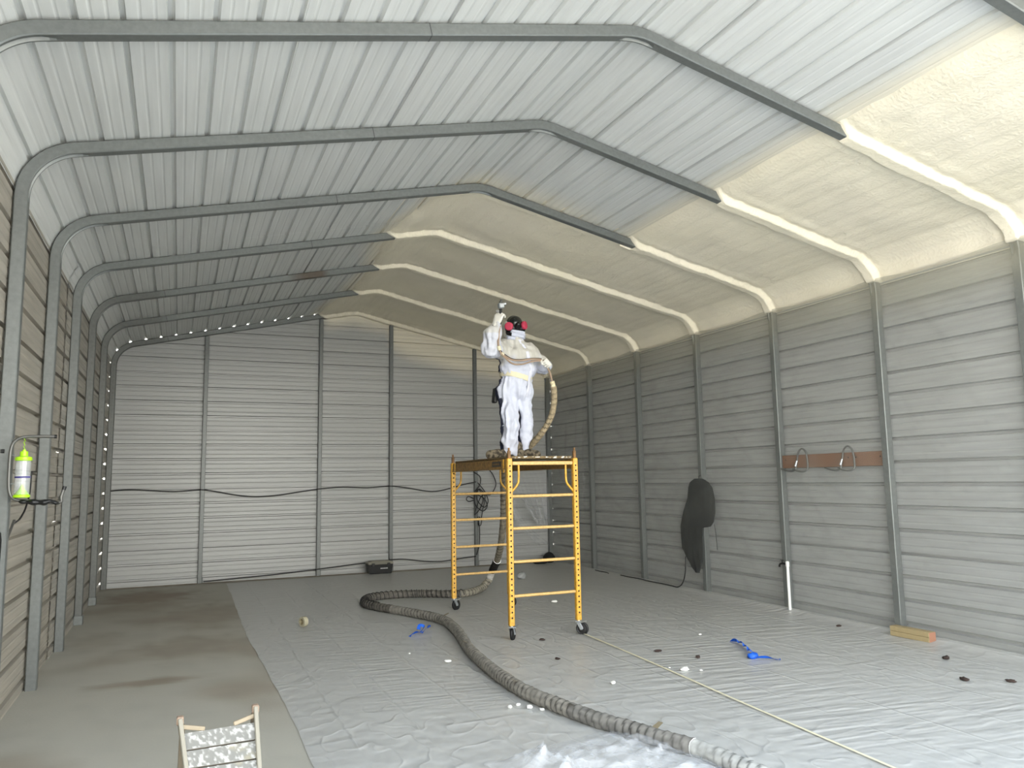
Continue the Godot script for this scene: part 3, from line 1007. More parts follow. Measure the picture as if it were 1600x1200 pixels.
# ------------------------------------------------------------------ bodies from joined tapered capsules
class Field:
	var o: Vector3
	var h: float
	var d: Vector3i
	var f: PackedFloat32Array
	func _init(lo: Vector3, hi: Vector3, cell: float) -> void:
		o = lo
		h = cell
		d = Vector3i(((hi - lo) / cell).ceil()) + Vector3i(1, 1, 1)
		f = PackedFloat32Array()
		f.resize(d.x * d.y * d.z)
		f.fill(1.0)
	func cap(a: Vector3, b: Vector3, ra: float, rb: float, k := 0.03, sq := Vector3.ONE) -> void:    # sq squashes the distance along an axis
		var m := maxf(ra, rb) + k + 2.0 * h
		var lo := Vector3i(((Vector3(minf(a.x, b.x), minf(a.y, b.y), minf(a.z, b.z)) - Vector3.ONE * m - o) / h).floor()).clamp(Vector3i.ZERO, d - Vector3i.ONE)
		var hi := Vector3i(((Vector3(maxf(a.x, b.x), maxf(a.y, b.y), maxf(a.z, b.z)) + Vector3.ONE * m - o) / h).ceil()).clamp(Vector3i.ZERO, d - Vector3i.ONE)
		var ab := (b - a) * sq
		var l2 := maxf(ab.length_squared(), 1e-9)
		for z in range(lo.z, hi.z + 1):
			for y in range(lo.y, hi.y + 1):
				var at := (z * d.y + y) * d.x + lo.x
				for x in range(lo.x, hi.x + 1):
					var ap := (o + Vector3(x, y, z) * h - a) * sq
					var t := clampf(ap.dot(ab) / l2, 0.0, 1.0)
					var q := (ap - ab * t).length() - lerpf(ra, rb, t)
					var w := f[at]
					var e := maxf(k - absf(w - q), 0.0) / k
					f[at] = minf(w, q) - e * e * k * 0.25
					at += 1
	func value(p: Vector3) -> float:
		var g := Vector3i(((p - o) / h).round()).clamp(Vector3i.ZERO, d - Vector3i.ONE)
		return f[(g.z * d.y + g.y) * d.x + g.x]
	func front(x: float, y: float) -> float:       # first z met coming from +z
		var z := o.z + h * (d.z - 1)
		while z > o.z and value(Vector3(x, y, z)) > 0.0: z -= h * 0.5
		return z
	func add_to(mb: MB, colf = null, push = null) -> void:
		var sx := d.x
		var sy := d.x * d.y
		var ids := PackedInt32Array()
		ids.resize(f.size())
		ids.fill(-1)
		var pts := PackedVector3Array()
		var offs := [0, 1, sx, sx + 1, sy, sy + 1, sy + sx, sy + sx + 1]
		var crn := [Vector3(0, 0, 0), Vector3(1, 0, 0), Vector3(0, 1, 0), Vector3(1, 1, 0), Vector3(0, 0, 1), Vector3(1, 0, 1), Vector3(0, 1, 1), Vector3(1, 1, 1)]
		var edges := [[0, 1], [2, 3], [4, 5], [6, 7], [0, 2], [1, 3], [4, 6], [5, 7], [0, 4], [1, 5], [2, 6], [3, 7]]
		for z in d.z - 1:
			for y in d.y - 1:
				var at := z * sy + y * sx
				for x in d.x - 1:
					var v0 := f[at]
					if absf(v0) < h * 2.5:
						var inside := 0
						for e in offs: inside += 1 if f[at + e] < 0.0 else 0
						if inside > 0 and inside < 8:
							var sum := Vector3.ZERO
							var cnt := 0
							for e in edges:
								var fa := f[at + offs[e[0]]]
								var fb := f[at + offs[e[1]]]
								if (fa < 0.0) != (fb < 0.0):
									sum += crn[e[0]].lerp(crn[e[1]], fa / (fa - fb))
									cnt += 1
							ids[at] = pts.size()
							pts.append(o + (Vector3(x, y, z) + sum / cnt) * h)
					at += 1
		var tris := PackedInt32Array()
		for z in range(1, d.z - 1):
			for y in range(1, d.y - 1):
				var at := z * sy + y * sx + 1
				for x in range(1, d.x - 1):
					var v0 := f[at]
					if absf(v0) < h * 2.5:
						for ax in 3:
							var st: int = [1, sx, sy][ax]
							var v1 := f[at + st]
							if (v0 < 0.0) != (v1 < 0.0):
								var u: int = [sx, sy, 1][ax]
								var w: int = [sy, 1, sx][ax]
								var a := ids[at]; var b := ids[at - u]; var c := ids[at - u - w]; var e := ids[at - w]
								if a < 0 or b < 0 or c < 0 or e < 0: continue
								if v0 < 0.0: tris.append_array([a, b, c, a, c, e])
								else: tris.append_array([a, c, b, a, e, c])
					at += 1
		for rep in 2 if push != null else 1:
			var nn := PackedVector3Array()
			nn.resize(pts.size())
			for q in range(0, tris.size(), 3):
				var fn := (pts[tris[q + 1]] - pts[tris[q]]).cross(pts[tris[q + 2]] - pts[tris[q]])
				nn[tris[q]] += fn; nn[tris[q + 1]] += fn; nn[tris[q + 2]] += fn
			if rep == 0 and push != null:
				for q in pts.size(): pts[q] += nn[q].normalized() * float(push.call(pts[q]))
				continue
			var k0 := mb.v.size()
			for q in pts.size():
				var nq := nn[q].normalized()
				mb.v.append(pts[q]); mb.n.append(nq); mb.uv.append(Vector2.ZERO)
				mb.c.append(mb.tint if colf == null else colf.call(pts[q], nq))
			for q in range(0, tris.size(), 3): mb.i.append_array([k0 + tris[q], k0 + tris[q + 2], k0 + tris[q + 1]])

# a gloved hand closed on something: wrist at the origin of xf, fingers along +y, palm towards +z, thumb on the side `side` of x
func glove(xf: Transform3D, side: float, curl: float, k := 0.94) -> MB:
	var hf := Field.new(V(-0.085, -0.075, -0.06), V(0.085, 0.20, 0.11), 0.0034)
	hf.cap(V(0, -0.07, 0), V(0, 0.0, 0), 0.036, 0.031, 0.02)
	for q in 4:
		var x := (-0.033 + 0.022 * q)
		hf.cap(V(x * 0.55, 0.005, 0), V(x, 0.085, 0.002), 0.017, 0.0125, 0.018)
	var lens := [[0.030, 0.020, 0.017], [0.038, 0.026, 0.019], [0.041, 0.028, 0.020], [0.037, 0.025, 0.019]]
	for q in 4:
		var w := q if side > 0 else 3 - q
		var x := (-0.033 + 0.022 * q)
		var p := V(x, 0.087, 0.002)
		var a := 0.0
		for j in 3:
			a += deg_to_rad([52.0, 78.0, 48.0][j] * curl)
			var e := p + V(-x * 0.05, cos(a), sin(a)) * float(lens[w][j])
			hf.cap(p, e, 0.0105 - 0.0008 * j, 0.0100 - 0.0009 * j, 0.0035)
			p = e
	var tb := V(side * 0.026, 0.022, 0.008)
	var t1 := V(side * 0.052, 0.055, 0.028)
	var t2 := V(side * 0.046, 0.080, 0.050)
	var t3 := V(side * 0.026, 0.092, 0.062)
	hf.cap(tb, t1, 0.016, 0.0125, 0.014)
	hf.cap(t1, t2, 0.0118, 0.0108, 0.004)
	hf.cap(t2, t3, 0.0108, 0.0094, 0.004)
	var mb := MB.new()
	hf.add_to(mb)
	for q in mb.v.size():
		mb.v[q] = xf * (mb.v[q] * k)
		mb.n[q] = (xf.basis * mb.n[q]).normalized()
	return mb

func frame_of(y: Vector3, z: Vector3, at: Vector3) -> Transform3D:
	y = y.normalized()
	var x := y.cross(z).normalized()
	return Transform3D(Basis(x, y, x.cross(y)), at)

func build_person() -> void:
	var base := V(3.43, 1.731, -7.84)
	var t := thing("person", "person in white hooded coverall and pink-filtered mask, head tipped back, one arm raised", "person", base)
	var fb := Field.new(V(2.88, 1.76, -8.12), V(3.96, 3.42, -7.40), 0.0115)
	# torso
	fb.cap(V(3.352, 2.475, -7.85), V(3.478, 2.475, -7.85), 0.140, 0.140, 0.05, V(1, 1, 1.15))
	fb.cap(V(3.43, 2.53, -7.85), V(3.445, 2.66, -7.84), 0.172, 0.160, 0.05, V(0.95, 1, 1.12))
	fb.cap(V(3.39, 2.74, -7.83), V(3.52, 2.74, -7.83), 0.145, 0.145, 0.05)
	fb.cap(V(3.375, 2.88, -7.84), V(3.535, 2.88, -7.84), 0.132, 0.132, 0.05)
	fb.cap(V(3.31, 2.965, -7.86), V(3.59, 2.955, -7.86), 0.085, 0.085, 0.06)
	fb.cap(V(3.43, 3.00, -7.85), V(3.425, 3.12, -7.84), 0.085, 0.085, 0.05)
	fb.cap(V(3.42, 3.17, -7.86), V(3.415, 3.225, -7.85), 0.098, 0.100, 0.03)
	# arm held up to the gun
	fb.cap(V(3.285, 2.955, -7.85), V(3.06, 2.915, -7.64), 0.092, 0.086, 0.05)
	fb.cap(V(3.06, 2.915, -7.64), V(3.065, 3.06, -7.60), 0.088, 0.085, 0.04)
	fb.cap(V(3.065, 3.06, -7.60), V(3.092, 3.155, -7.58), 0.078, 0.048, 0.03)
	# arm bent across to the hose
	fb.cap(V(3.615, 2.945, -7.855), V(3.755, 2.79, -7.83), 0.086, 0.080, 0.05)
	fb.cap(V(3.755, 2.785, -7.83), V(3.735, 2.770, -7.70), 0.080, 0.070, 0.04)
	fb.cap(V(3.735, 2.770, -7.70), V(3.722, 2.780, -7.655), 0.062, 0.045, 0.03)
	# legs in wide trousers
	fb.cap(V(3.345, 2.43, -7.85), V(3.330, 2.09, -7.79), 0.100, 0.086, 0.03)
	fb.cap(V(3.330, 2.09, -7.79), V(3.335, 1.83, -7.83), 0.086, 0.088, 0.03)
	fb.cap(V(3.515, 2.43, -7.86), V(3.545, 2.09, -7.82), 0.090, 0.070, 0.02)
	fb.cap(V(3.545, 2.09, -7.82), V(3.520, 1.825, -7.86), 0.070, 0.066, 0.02)
	var wr := FastNoiseLite.new()
	wr.seed = 5; wr.frequency = 1.0; wr.fractal_octaves = 2
	var push := func(p: Vector3) -> float:
		var a := wr.get_noise_3d(p.x * 7.0, p.y * 2.2, p.z * 7.0)
		var b := wr.get_noise_3d(p.x * 5.0 + p.y * 4.0, p.y * 9.0 + 30.0, p.z * 5.0)
		var amp := 0.016 if p.y < 2.62 or p.y > 2.70 else 0.006
		return amp * ((1.0 - absf(a) * 3.6) * 1.0 + b * 0.9) - 0.012 * exp(-pow((p.y - 2.640) / 0.03, 2.0)) * (1.0 if absf(p.x - 3.43) < 0.24 else 0.0)
	var white := lin(Color(0.80, 0.815, 0.875))
	var navy := lin(Color(0.10, 0.12, 0.20))
	var dust := lin(Color(0.77, 0.755, 0.71))
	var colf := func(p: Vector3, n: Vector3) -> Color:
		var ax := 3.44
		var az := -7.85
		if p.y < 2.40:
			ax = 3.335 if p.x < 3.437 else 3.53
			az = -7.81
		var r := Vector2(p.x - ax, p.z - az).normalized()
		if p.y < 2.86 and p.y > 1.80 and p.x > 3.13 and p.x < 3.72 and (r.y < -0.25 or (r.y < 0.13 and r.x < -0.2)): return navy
		var b := wr.get_noise_3d(p.x * 6.0, p.y * 6.0, p.z * 6.0) * 0.12
		var w := smoothstep(2.72, 2.90, p.y + b) * (1.0 if p.x > 3.2 else 0.25)
		if p.x < 3.10 and p.y > 3.07: w = 0.8
		return white.lerp(dust, clampf(w, 0.0, 1.0) * 0.85)
	var mb := MB.new()
	fb.add_to(mb, colf, push)
	shift(mb, base)
	part("body", mb, mats.suit, t)
	# zip flap, following the chest
	var fr := func(x: float, y: float) -> Vector3: return V(x, y, fb.front(x, y) + 0.016)
	var flap := []
	for p in smooth([V(3.452, 3.06, 0), V(3.50, 2.98, 0), V(3.530, 2.88, 0), V(3.545, 2.80, 0), V(3.550, 2.66, 0), V(3.540, 2.54, 0), V(3.505, 2.42, 0)], 0.02):
		flap.append([fr.call(p.x - 0.020, p.y) + V(0, 0, -0.012), fr.call(p.x - 0.016, p.y), fr.call(p.x + 0.016, p.y), fr.call(p.x + 0.020, p.y) + V(0, 0, -0.012)])
	mb = MB.new()
	mb.tint = lin(Color(0.86, 0.87, 0.92))
	mb.grid(flap)
	shift(mb, base)
	part("zip_flap", mb, mats.suit, t)
	# tape belt round the waist
	var belt := []
	for k in 49:
		var an := TAU * k / 48.0
		var dir := V(cos(an), 0, sin(an))
		var row := []
		for e in [-0.030, -0.026, 0.026, 0.030]:
			var y: float = 2.642 - 0.075 * (dir.x * 0.19) / 0.19 * 0.5 + e
			var rr := 0.32
			while rr > 0.02 and fb.value(V(3.437, y, -7.845) + dir * rr) > 0.0: rr -= 0.006
			row.append(V(3.437, y, -7.845) + dir * (rr + (0.004 if absf(e) < 0.028 else -0.006)))
		belt.append(row)
	mb = MB.new()
	mb.grid(belt, false, null, null, true)
	shift(mb, base)
	part("tape_belt", mb, mats.masking_tape, t)
	# belt pouch at the hip
	mb = MB.new()
	mb.box(Transform3D(Basis(Vector3.FORWARD, 0.12), V(3.215, 2.44, -7.92)), V(0.05, 0.17, 0.07), 0.012)
	shift(mb, base)
	part("hip_pouch", mb, mats.black_plastic, t)
	# mask
	mb = MB.new()
	var mf := Field.new(V(3.25, 3.09, -7.95), V(3.58, 3.38, -7.62), 0.006)
	mf.cap(V(3.415, 3.255, -7.815), V(3.415, 3.250, -7.785), 0.088, 0.082, 0.02)
	mf.add_to(mb)
	shift(mb, base)
	var visor := part("face_shield", mb, mats.visor, t)
	mb = MB.new()
	mf = Field.new(V(3.25, 3.09, -7.90), V(3.58, 3.30, -7.62), 0.006)
	mf.cap(V(3.345, 3.195, -7.785), V(3.49, 3.200, -7.785), 0.052, 0.052, 0.02)
	mf.cap(V(3.36, 3.165, -7.80), V(3.47, 3.17, -7.80), 0.045, 0.045, 0.03)
	mf.cap(V(3.417, 3.212, -7.72), V(3.417, 3.222, -7.70), 0.036, 0.028, 0.015)
	mf.add_to(mb)
	shift(mb, base)
	part("breathing_piece", mb, mats.mask_black, t)
	for e in [[V(3.318, 3.200, -7.735), V(-0.62, -0.10, 0.78)], [V(3.508, 3.222, -7.735), V(0.62, 0.05, 0.78)]]:
		mb = MB.new()
		mb.lathe(frame_of(e[1], V(0, 1, 0.3), e[0] - base), [[0.0, -0.02], [0.040, -0.02], [0.047, -0.012], [0.047, 0.010], [0.042, 0.016], [0.030, 0.018], [0.0, 0.019]], 24)
		part("filter_disc", mb, mats.cartridge, t)
	mb = MB.new()
	mf = Field.new(V(3.26, 3.02, -7.95), V(3.60, 3.22, -7.58), 0.006)
	mf.cap(V(3.375, 3.125, -7.755), V(3.482, 3.125, -7.755), 0.038, 0.038, 0.02, V(1, 0.95, 1))
	mf.cap(V(3.365, 3.105, -7.80), V(3.49, 3.105, -7.80), 0.05, 0.05, 0.03)
	mb.tint = lin(Color(0.78, 0.80, 0.86))
	mf.add_to(mb, null, func(p: Vector3) -> float: return 0.006 * sin(p.y * 210.0 + p.x * 20.0))
	shift(mb, base)
	part("chin_flap", mb, mats.suit, t)
	mb = MB.new()
	mb.tube(smooth([V(3.328, 3.165, -7.80), V(3.318, 3.125, -7.77), V(3.352, 3.112, -7.735)], 0.02), 0.022, 8)
	shift(mb, base)
	part("mask_strap", mb, mats.mask_black, t)
	# gloves
	mb = glove(frame_of(V(0.27, 0.95, 0.1), V(0.80, 0.0, -0.6), V(3.096, 3.165, -7.572)), 1.0, 0.72, 1.22)
	shift(mb, base)
	part("glove", mb, mats.glove, t)
	mb = glove(frame_of(V(-0.15, -0.12, 0.98), V(-0.75, -0.62, -0.2), V(3.722, 2.800, -7.650)), -1.0, 1.0, 1.15)
	shift(mb, base)
	part("glove", mb, mats.glove, t)
	mb = MB.new()
	mb.tube([V(3.086, 3.135, -7.580), V(3.092, 3.150, -7.580)], 0.043, 14)
	shift(mb, base)
	part("wrist_band", mb, mats.cord, t)
	# boots
	for e in [[V(3.315, 1.785, -7.83), V(3.085, 1.776, -7.76)], [V(3.475, 1.785, -7.86), V(3.605, 1.774, -7.70)]]:
		var bf := Field.new(V(2.97, 1.725, -8.0), V(3.74, 1.96, -7.56), 0.0075)
		bf.cap(e[0] + V(0, 0.09, 0), e[0] + V(0, 0.0, 0), 0.055, 0.050, 0.03)
		bf.cap(e[0], e[1], 0.050, 0.044, 0.03)
		bf.cap(e[0].lerp(e[1], 0.55) + V(0, 0.012, 0), e[1], 0.048, 0.046, 0.02)
		mb = MB.new()
		bf.add_to(mb, func(p: Vector3, _n: Vector3) -> Color:
			var q := wr.get_noise_3d(p.x * 22.0, p.y * 22.0, p.z * 22.0)
			return lin(Color(0.46, 0.42, 0.35)).lerp(lin(Color(0.24, 0.21, 0.17)), smoothstep(-0.1, 0.2, q)))
		for q in mb.v.size(): mb.v[q].y = maxf(mb.v[q].y, 1.7325)
		shift(mb, base)
		part("boot", mb, mats.boot, t)
	# spray gun, held up
	var gp := V(3.150, 3.30, -7.575)
	var g := thing("spray_gun", "metal spray gun held up in the raised gloved hand", "spray gun", gp)
	mb = MB.new()
	mb.bar(V(-0.002, -0.085, -0.012), V(0.010, 0.060, -0.006), 0.030, 0.030, 0.008, Vector3.BACK)
	part("handle", mb, mats.black_plastic, g)
	mb = MB.new()
	mb.box(Transform3D(Basis(Vector3.FORWARD, -0.15), V(0.010, 0.085, 0.0)), V(0.065, 0.060, 0.055), 0.010)
	mb.tube([V(0.028, 0.100, 0.005), V(0.062, 0.112, 0.008)], 0.016, 12)
	part("mixing_block", mb, mats.chrome, g)
	mb = MB.new()
	mb.lathe(frame_of(V(0.06, 1, 0), V(0, 0, 1), V(0.010, 0.110, 0.0)), [[0.0, 0.0], [0.022, 0.0], [0.022, 0.018], [0.014, 0.026], [0.011, 0.046], [0.0, 0.048]], 16)
	part("nozzle", mb, mats.grey_tube, g)
	mb = MB.new()
	mb.tube([V(-0.050, 0.01, 0.042), V(-0.052, 0.01, 0.054)], 0.018, 14)
	part("round_cap", mb, mats.grey_tube, g)
	mb = MB.new()
	mb.tube(smooth([V(0.012, -0.075, 0.01), V(-0.010, -0.11, 0.03), V(-0.022, -0.13, 0.03)], 0.02), 0.014, 10)
	part("hose_fitting", mb, mats.grey_tube, g)

func shift(mb: MB, by: Vector3) -> void:
	for q in mb.v.size(): mb.v[q] -= by

# ------------------------------------------------------------------ the spray hose
func build_hose() -> void:
	var t := thing("spray_hose", "long tape-wrapped spray hose from the hand, over the scaffold and winding across the floor", "hose")
	var floor_pts := [V(2.70, 0.052, -3.02), V(2.664, 0.052, -3.240), V(2.655, 0.052, -3.350), V(2.622, 0.052, -3.595), V(2.541, 0.052, -3.805), V(2.466, 0.052, -4.051), V(2.378, 0.052, -4.310), V(2.301, 0.052, -4.678), V(2.246, 0.052, -5.061), V(2.253, 0.052, -5.422), V(2.285, 0.052, -5.889), V(2.363, 0.052, -6.469), V(2.472, 0.052, -6.990), V(2.575, 0.052, -7.525), V(2.600, 0.052, -8.00), V(2.462, 0.052, -8.480), V(2.285, 0.052, -8.916), V(2.160, 0.052, -9.250), V(2.127, 0.052, -9.560), V(2.270, 0.052, -9.885), V(2.562, 0.052, -9.998), V(2.886, 0.052, -9.940), V(3.163, 0.052, -9.76), V(3.400, 0.052, -9.66), V(3.60, 0.054, -9.74), V(3.83, 0.075, -9.95), V(3.93, 0.16, -9.98)]
	var line := smooth(floor_pts, 0.012)
	var tones := [[0.0, 0.62, Color(0.66, 0.66, 0.645), "white_wrap"], [0.62, 1.55, Color(0.48, 0.47, 0.45), "taped_length"], [1.55, 6.0, Color(0.53, 0.515, 0.485), "taped_length"], [6.0, 8.3, Color(0.40, 0.385, 0.36), "taped_length"], [8.3, 99.0, Color(0.55, 0.53, 0.48), "taped_length"]]
	var run := 0.0
	var k0 := 0
	for tn in tones:
		var pts := []
		var start := run
		var k := k0
		while k < line.size():
			if k > k0: run += line[k].distance_to(line[k - 1])
			pts.append(line[k])
			if run >= tn[1]: break
			k += 1
		k0 = mini(k, line.size() - 1)
		if pts.size() < 2: continue
		part(tn[3], wrapped(pts, 0.049 if tn[3] != "white_wrap" else 0.047, tn[2], start), mats.hose_wrap, t)
	# wire coil that shows round the far loop, and loose tape ends
	var wire := []
	var from := int(line.size() * 0.70)
	for k in range(from, int(line.size() * 0.93)):
		var a: float = (k - from) * 1.15
		var d: Vector3 = (line[mini(k + 1, line.size() - 1)] - line[k - 1]).normalized()
		var s := d.cross(Vector3.UP).normalized()
		wire.append(line[k] + Vector3.UP * (cos(a) * 0.051 + 0.004) + s * sin(a) * 0.052)
	var mb := MB.new()
	mb.tube(smooth(wire, 0.018), 0.0045, 5)
	part("spiral_cord", mb, mats.cord, t)
	for e in [0.10, 0.17, 0.245, 0.56, 0.59, 0.40]:
		var k := int(line.size() * e)
		var d: Vector3 = (line[k + 1] - line[k]).normalized()
		var s := d.cross(Vector3.UP).normalized()
		mb = MB.new()
		mb.tint = Color(0.28, 0.25, 0.22)
		var rows := []
		for j in 5:
			var w := j / 4.0
			var p: Vector3 = line[k] + V(0, 0.046 + 0.022 * w, 0) + s * (0.01 + 0.05 * w) * (1 if k % 2 == 0 else -1)
			rows.append([p - d * 0.022, p + d * 0.022 * (1.0 - 0.5 * w)])
		mb.grid(rows)
		part("tape_end", mb, mats.masking_tape, t)
	# up to the deck
	var up := smooth([V(3.93, 0.16, -9.98), V(3.945, 0.26, -9.93), V(3.90, 0.465, -9.60), V(3.835, 0.728, -9.30), V(3.785, 1.021, -9.10), V(3.735, 1.343, -8.96), V(3.70, 1.60, -8.89), V(3.67, 1.78, -8.82), V(3.63, 1.815, -8.70), V(3.57, 1.795, -8.52), V(3.55, 1.785, -8.30), V(3.60, 1.80, -8.14), V(3.675, 1.875, -8.05), V(3.720, 1.964, -7.91), V(3.769, 2.080, -7.79), V(3.811, 2.218, -7.71), V(3.812, 2.375, -7.64), V(3.790, 2.516, -7.605), V(3.770, 2.58, -7.60)], 0.012)
	var n := up.size()
	part("white_wrap", wrapped(up.slice(0, int(n * 0.045)), 0.045, Color(0.80, 0.79, 0.77), 0.0), mats.hose_wrap, t)
	part("black_wrap", wrapped(up.slice(int(n * 0.044), int(n * 0.125)), 0.052, Color(0.16, 0.155, 0.15), 0.0), mats.hose_wrap, t)
	part("taped_length", wrapped(up.slice(int(n * 0.124), int(n * 0.60)), 0.044, Color(0.50, 0.475, 0.42), 0.0), mats.hose_wrap, t)
	part("taped_length", wrapped(up.slice(int(n * 0.598), int(n * 0.986)), func(r: float) -> float: return lerpf(0.050, 0.034, clampf(r / 1.0, 0.0, 1.0)), Color(0.64, 0.58, 0.47), 0.0), mats.hose_wrap, t)
	part("masking_wrap", wrapped(up.slice(int(n * 0.982), n), 0.026, Color(0.90, 0.85, 0.70), 0.0), mats.hose_wrap, t)
	# thin whip lines in front of the chest
	var whip := [V(3.128, 3.165, -7.545), V(3.106, 3.09, -7.53), V(3.100, 3.02, -7.53), V(3.105, 2.943, -7.54), V(3.125, 2.874, -7.54), V(3.190, 2.828, -7.55), V(3.281, 2.796, -7.58), V(3.396, 2.798, -7.60), V(3.527, 2.818, -7.60), V(3.623, 2.813, -7.58), V(3.684, 2.765, -7.575), V(3.735, 2.67, -7.585), V(3.765, 2.585, -7.60)]
	for e in [[Vector3.ZERO, mats.copper_hose, 0.010, 0.0], [V(0.004, -0.012, 0.010), mats.copper_hose, 0.009, -0.035], [V(0.012, 0.010, -0.008), mats.cord, 0.007, 0.0]]:
		var pts := []
		for k in whip.size(): pts.append(whip[k] + e[0] * (1.0 if k < 12 else 0.6) + V(0, e[3] * exp(-pow((k - 6.5) / 1.6, 2.0)), 0))
		mb = MB.new()
		mb.tube(smooth(pts, 0.02), e[2], 8)
		part("whip_line", mb, e[1], t)
	for e in [[V(3.108, 2.93, -7.535), V(3.120, 2.885, -7.535)], [V(3.140, 2.855, -7.545), V(3.165, 2.838, -7.548)]]:
		mb = MB.new()
		mb.tube([e[0], e[1]], 0.022, 10)
		part("tape_band", mb, mats.masking_tape, t)

func wrapped(pts: Array, radius, col: Color, start: float) -> MB:       # hose under spiral tape, lumpy
	var mb := MB.new()
	var c1 := lin(col)
	var rf := func(run: float, an: float) -> float:
		var r: float = radius if radius is float else radius.call(run)
		var w := fposmod((run + start) / 0.058 + an / TAU, 1.0)
		return r * (0.93 + 0.10 * w + 0.09 * noise.get_noise_2d((run + start) * 420.0, an * 45.0))
	var cf := func(run: float, an: float) -> Color:
		var w := fposmod((run + start) / 0.058 + an / TAU, 1.0)
		var k := 1.0 + 0.55 * fine.get_noise_2d((run + start) * 160.0, an * 26.0)
		var wrap := lerpf(1.12, 0.92, w) if w < 0.74 else 0.24
		k *= lerpf(1.0, wrap, clampf(0.75 + noise.get_noise_2d((run + start) * 60.0, 7.0) * 1.5, 0.15, 1.0))
		return Color(c1.r * k, c1.g * k, c1.b * k)
	mb.tube(pts, rf, 16, true, cf)
	return mb
# ------------------------------------------------------------------ things along the left wall
func build_left_wall_things() -> void:
	var z := -5.40
	var t := thing("hook_bracket", "grey bent-tube storage hook on the bow post, holding the lime feeder", "hook", V(-0.93, 1.43, z))
	var o := V(-0.93, 1.43, z)
	var line := smooth([V(-0.694, 1.812, z), V(-0.784, 1.813, z), V(-0.862, 1.808, z), V(-0.905, 1.785, z), V(-0.924, 1.735, z), V(-0.927, 1.61, z), V(-0.922, 1.50, z), V(-0.905, 1.452, z), V(-0.872, 1.433, z), V(-0.80, 1.429, z), V(-0.66, 1.412, z), V(-0.650, 1.45, z), V(-0.636, 1.505, z)], 0.02)
	var mb := MB.new()
	mb.tube(line, 0.0095, 10)
	shift(mb, o)
	part("bent_tube", mb, mats.grey_tube, t)
	for p in [[V(-0.690, 1.812, z), V(-0.703, 1.812, z)], [V(-0.634, 1.512, z), V(-0.639, 1.490, z)]]:
		mb = MB.new()
		mb.tube([p[0], p[1]], 0.0112, 10)
		shift(mb, o)
		part("end_cap", mb, mats.black_plastic, t)
	for y in [1.70, 1.53]:
		mb = MB.new()
		mb.tube([V(-0.93, y, z - 0.01), V(-0.90, y, z + 0.006)], 0.004, 6)
		shift(mb, o)
		part("mounting_screw", mb, mats.chrome, t)
	t = thing("hook_bracket", "tip of another grey tube hook at the very left edge of the photo", "hook", V(-0.93, 1.70, -4.9))
	mb = MB.new()
	mb.tube(smooth([V(0.0, -0.25, 0.0), V(0.0, -0.05, 0.0), V(0.015, -0.004, 0.0), V(0.05, 0.004, 0.0)], 0.02), 0.0095, 10)
	part("bent_tube", mb, mats.grey_tube, t)
	mb = MB.new()
	mb.tube([V(0.048, 0.004, 0), V(0.062, 0.004, 0)], 0.0112, 10)
	part("end_cap", mb, mats.black_plastic, t)
	# feeder
	var f := thing("hanging_feeder", "lime green and clear plastic hanging feeder on the left wall hook", "feeder", V(-0.856, 1.448, z))
	mb = MB.new()
	for k in 7:
		var y := 0.368 - 0.012 * k
		mb.tube(smooth([V(-0.004, y, 0), V(0.004 * (1 if k % 2 == 0 else -1), y - 0.006, 0.004), V(0.0, y - 0.012, 0)], 0.004), 0.0016, 5)
	part("hanging_wire", mb, mats.lime, f)
	var id := Transform3D.IDENTITY
	mb = MB.new()
	mb.lathe(id, [[0.0, 0.286], [0.010, 0.285], [0.010, 0.276], [0.021, 0.274], [0.0215, 0.246], [0.044, 0.240], [0.046, 0.222], [0.040, 0.218], [0.0, 0.218]], 24)
	part("screw_cap", mb, mats.lime, f)
	mb = MB.new()
	mb.lathe(id, [[0.040, 0.218], [0.0405, 0.10], [0.0405, 0.018]], 24)
	part("clear_cylinder", mb, mats.clear_tube, f)
	mb = MB.new()
	mb.lathe(id, [[0.0408, 0.126], [0.0420, 0.124], [0.0420, 0.118], [0.0408, 0.116]], 24)
	part("middle_ring", mb, mats.violet_band, f)
	mb = MB.new()
	mb.lathe(id, [[0.0, 0.078], [0.006, 0.076], [0.016, 0.050], [0.038, 0.020], [0.044, 0.014], [0.046, 0.004], [0.040, 0.0], [0.0, 0.0]], 24)
	part("funnel_base", mb, mats.lime, f)
	# dark folded thing lying over the lower arm
	mb = MB.new()
	var rows := []
	for k in 26:
		var u := k / 25.0
		var c := V(lerpf(-0.868, -0.640, u), 1.425 - 0.015 * u + 0.010 * exp(-pow((u - 0.72) / 0.08, 2.0)), z + 0.005)
		var r := 0.020 * sqrt(maxf(0.02, sin(clampf(u * 1.05 + 0.02, 0, 1) * PI))) + 0.004 * sin(u * 24.0)
		var row := []
		for q in 12:
			var a := TAU * q / 12
			row.append(c + V(0, cos(a) * r * 0.85, sin(a) * r * 1.4))
		rows.append(row)
	mb.grid(rows, true)
	single("hook_sleeve", mb, mats.black_plastic, "black folded plastic sleeve lying along the lower arm under the lime feeder", "sleeve")
	# handle at the frame edge and its rod
	t = thing("garden_tool", "black-gripped tool handle at the left edge of the photo below the hooks", "tool", V(-0.835, 1.20, -4.6))
	mb = MB.new()
	mb.lathe(Transform3D(Basis(), V(0, -0.13, 0)), [[0.0, 0.0], [0.026, 0.004], [0.032, 0.03], [0.033, 0.18], [0.028, 0.215], [0.014, 0.225], [0.0, 0.226]], 18)
	part("grip", mb, mats.black_rubber, t)
	mb = MB.new()
	mb.tube([V(0, -1.19, 0.02), V(0, -0.12, 0)], 0.013, 10)
	part("shaft", mb, mats.grey_tube, t)
	t = thing("wall_prop", "short grey flat bar with a cord leaning on the left wall below the lime feeder", "bar", V(-0.96, 1.0, -5.62))
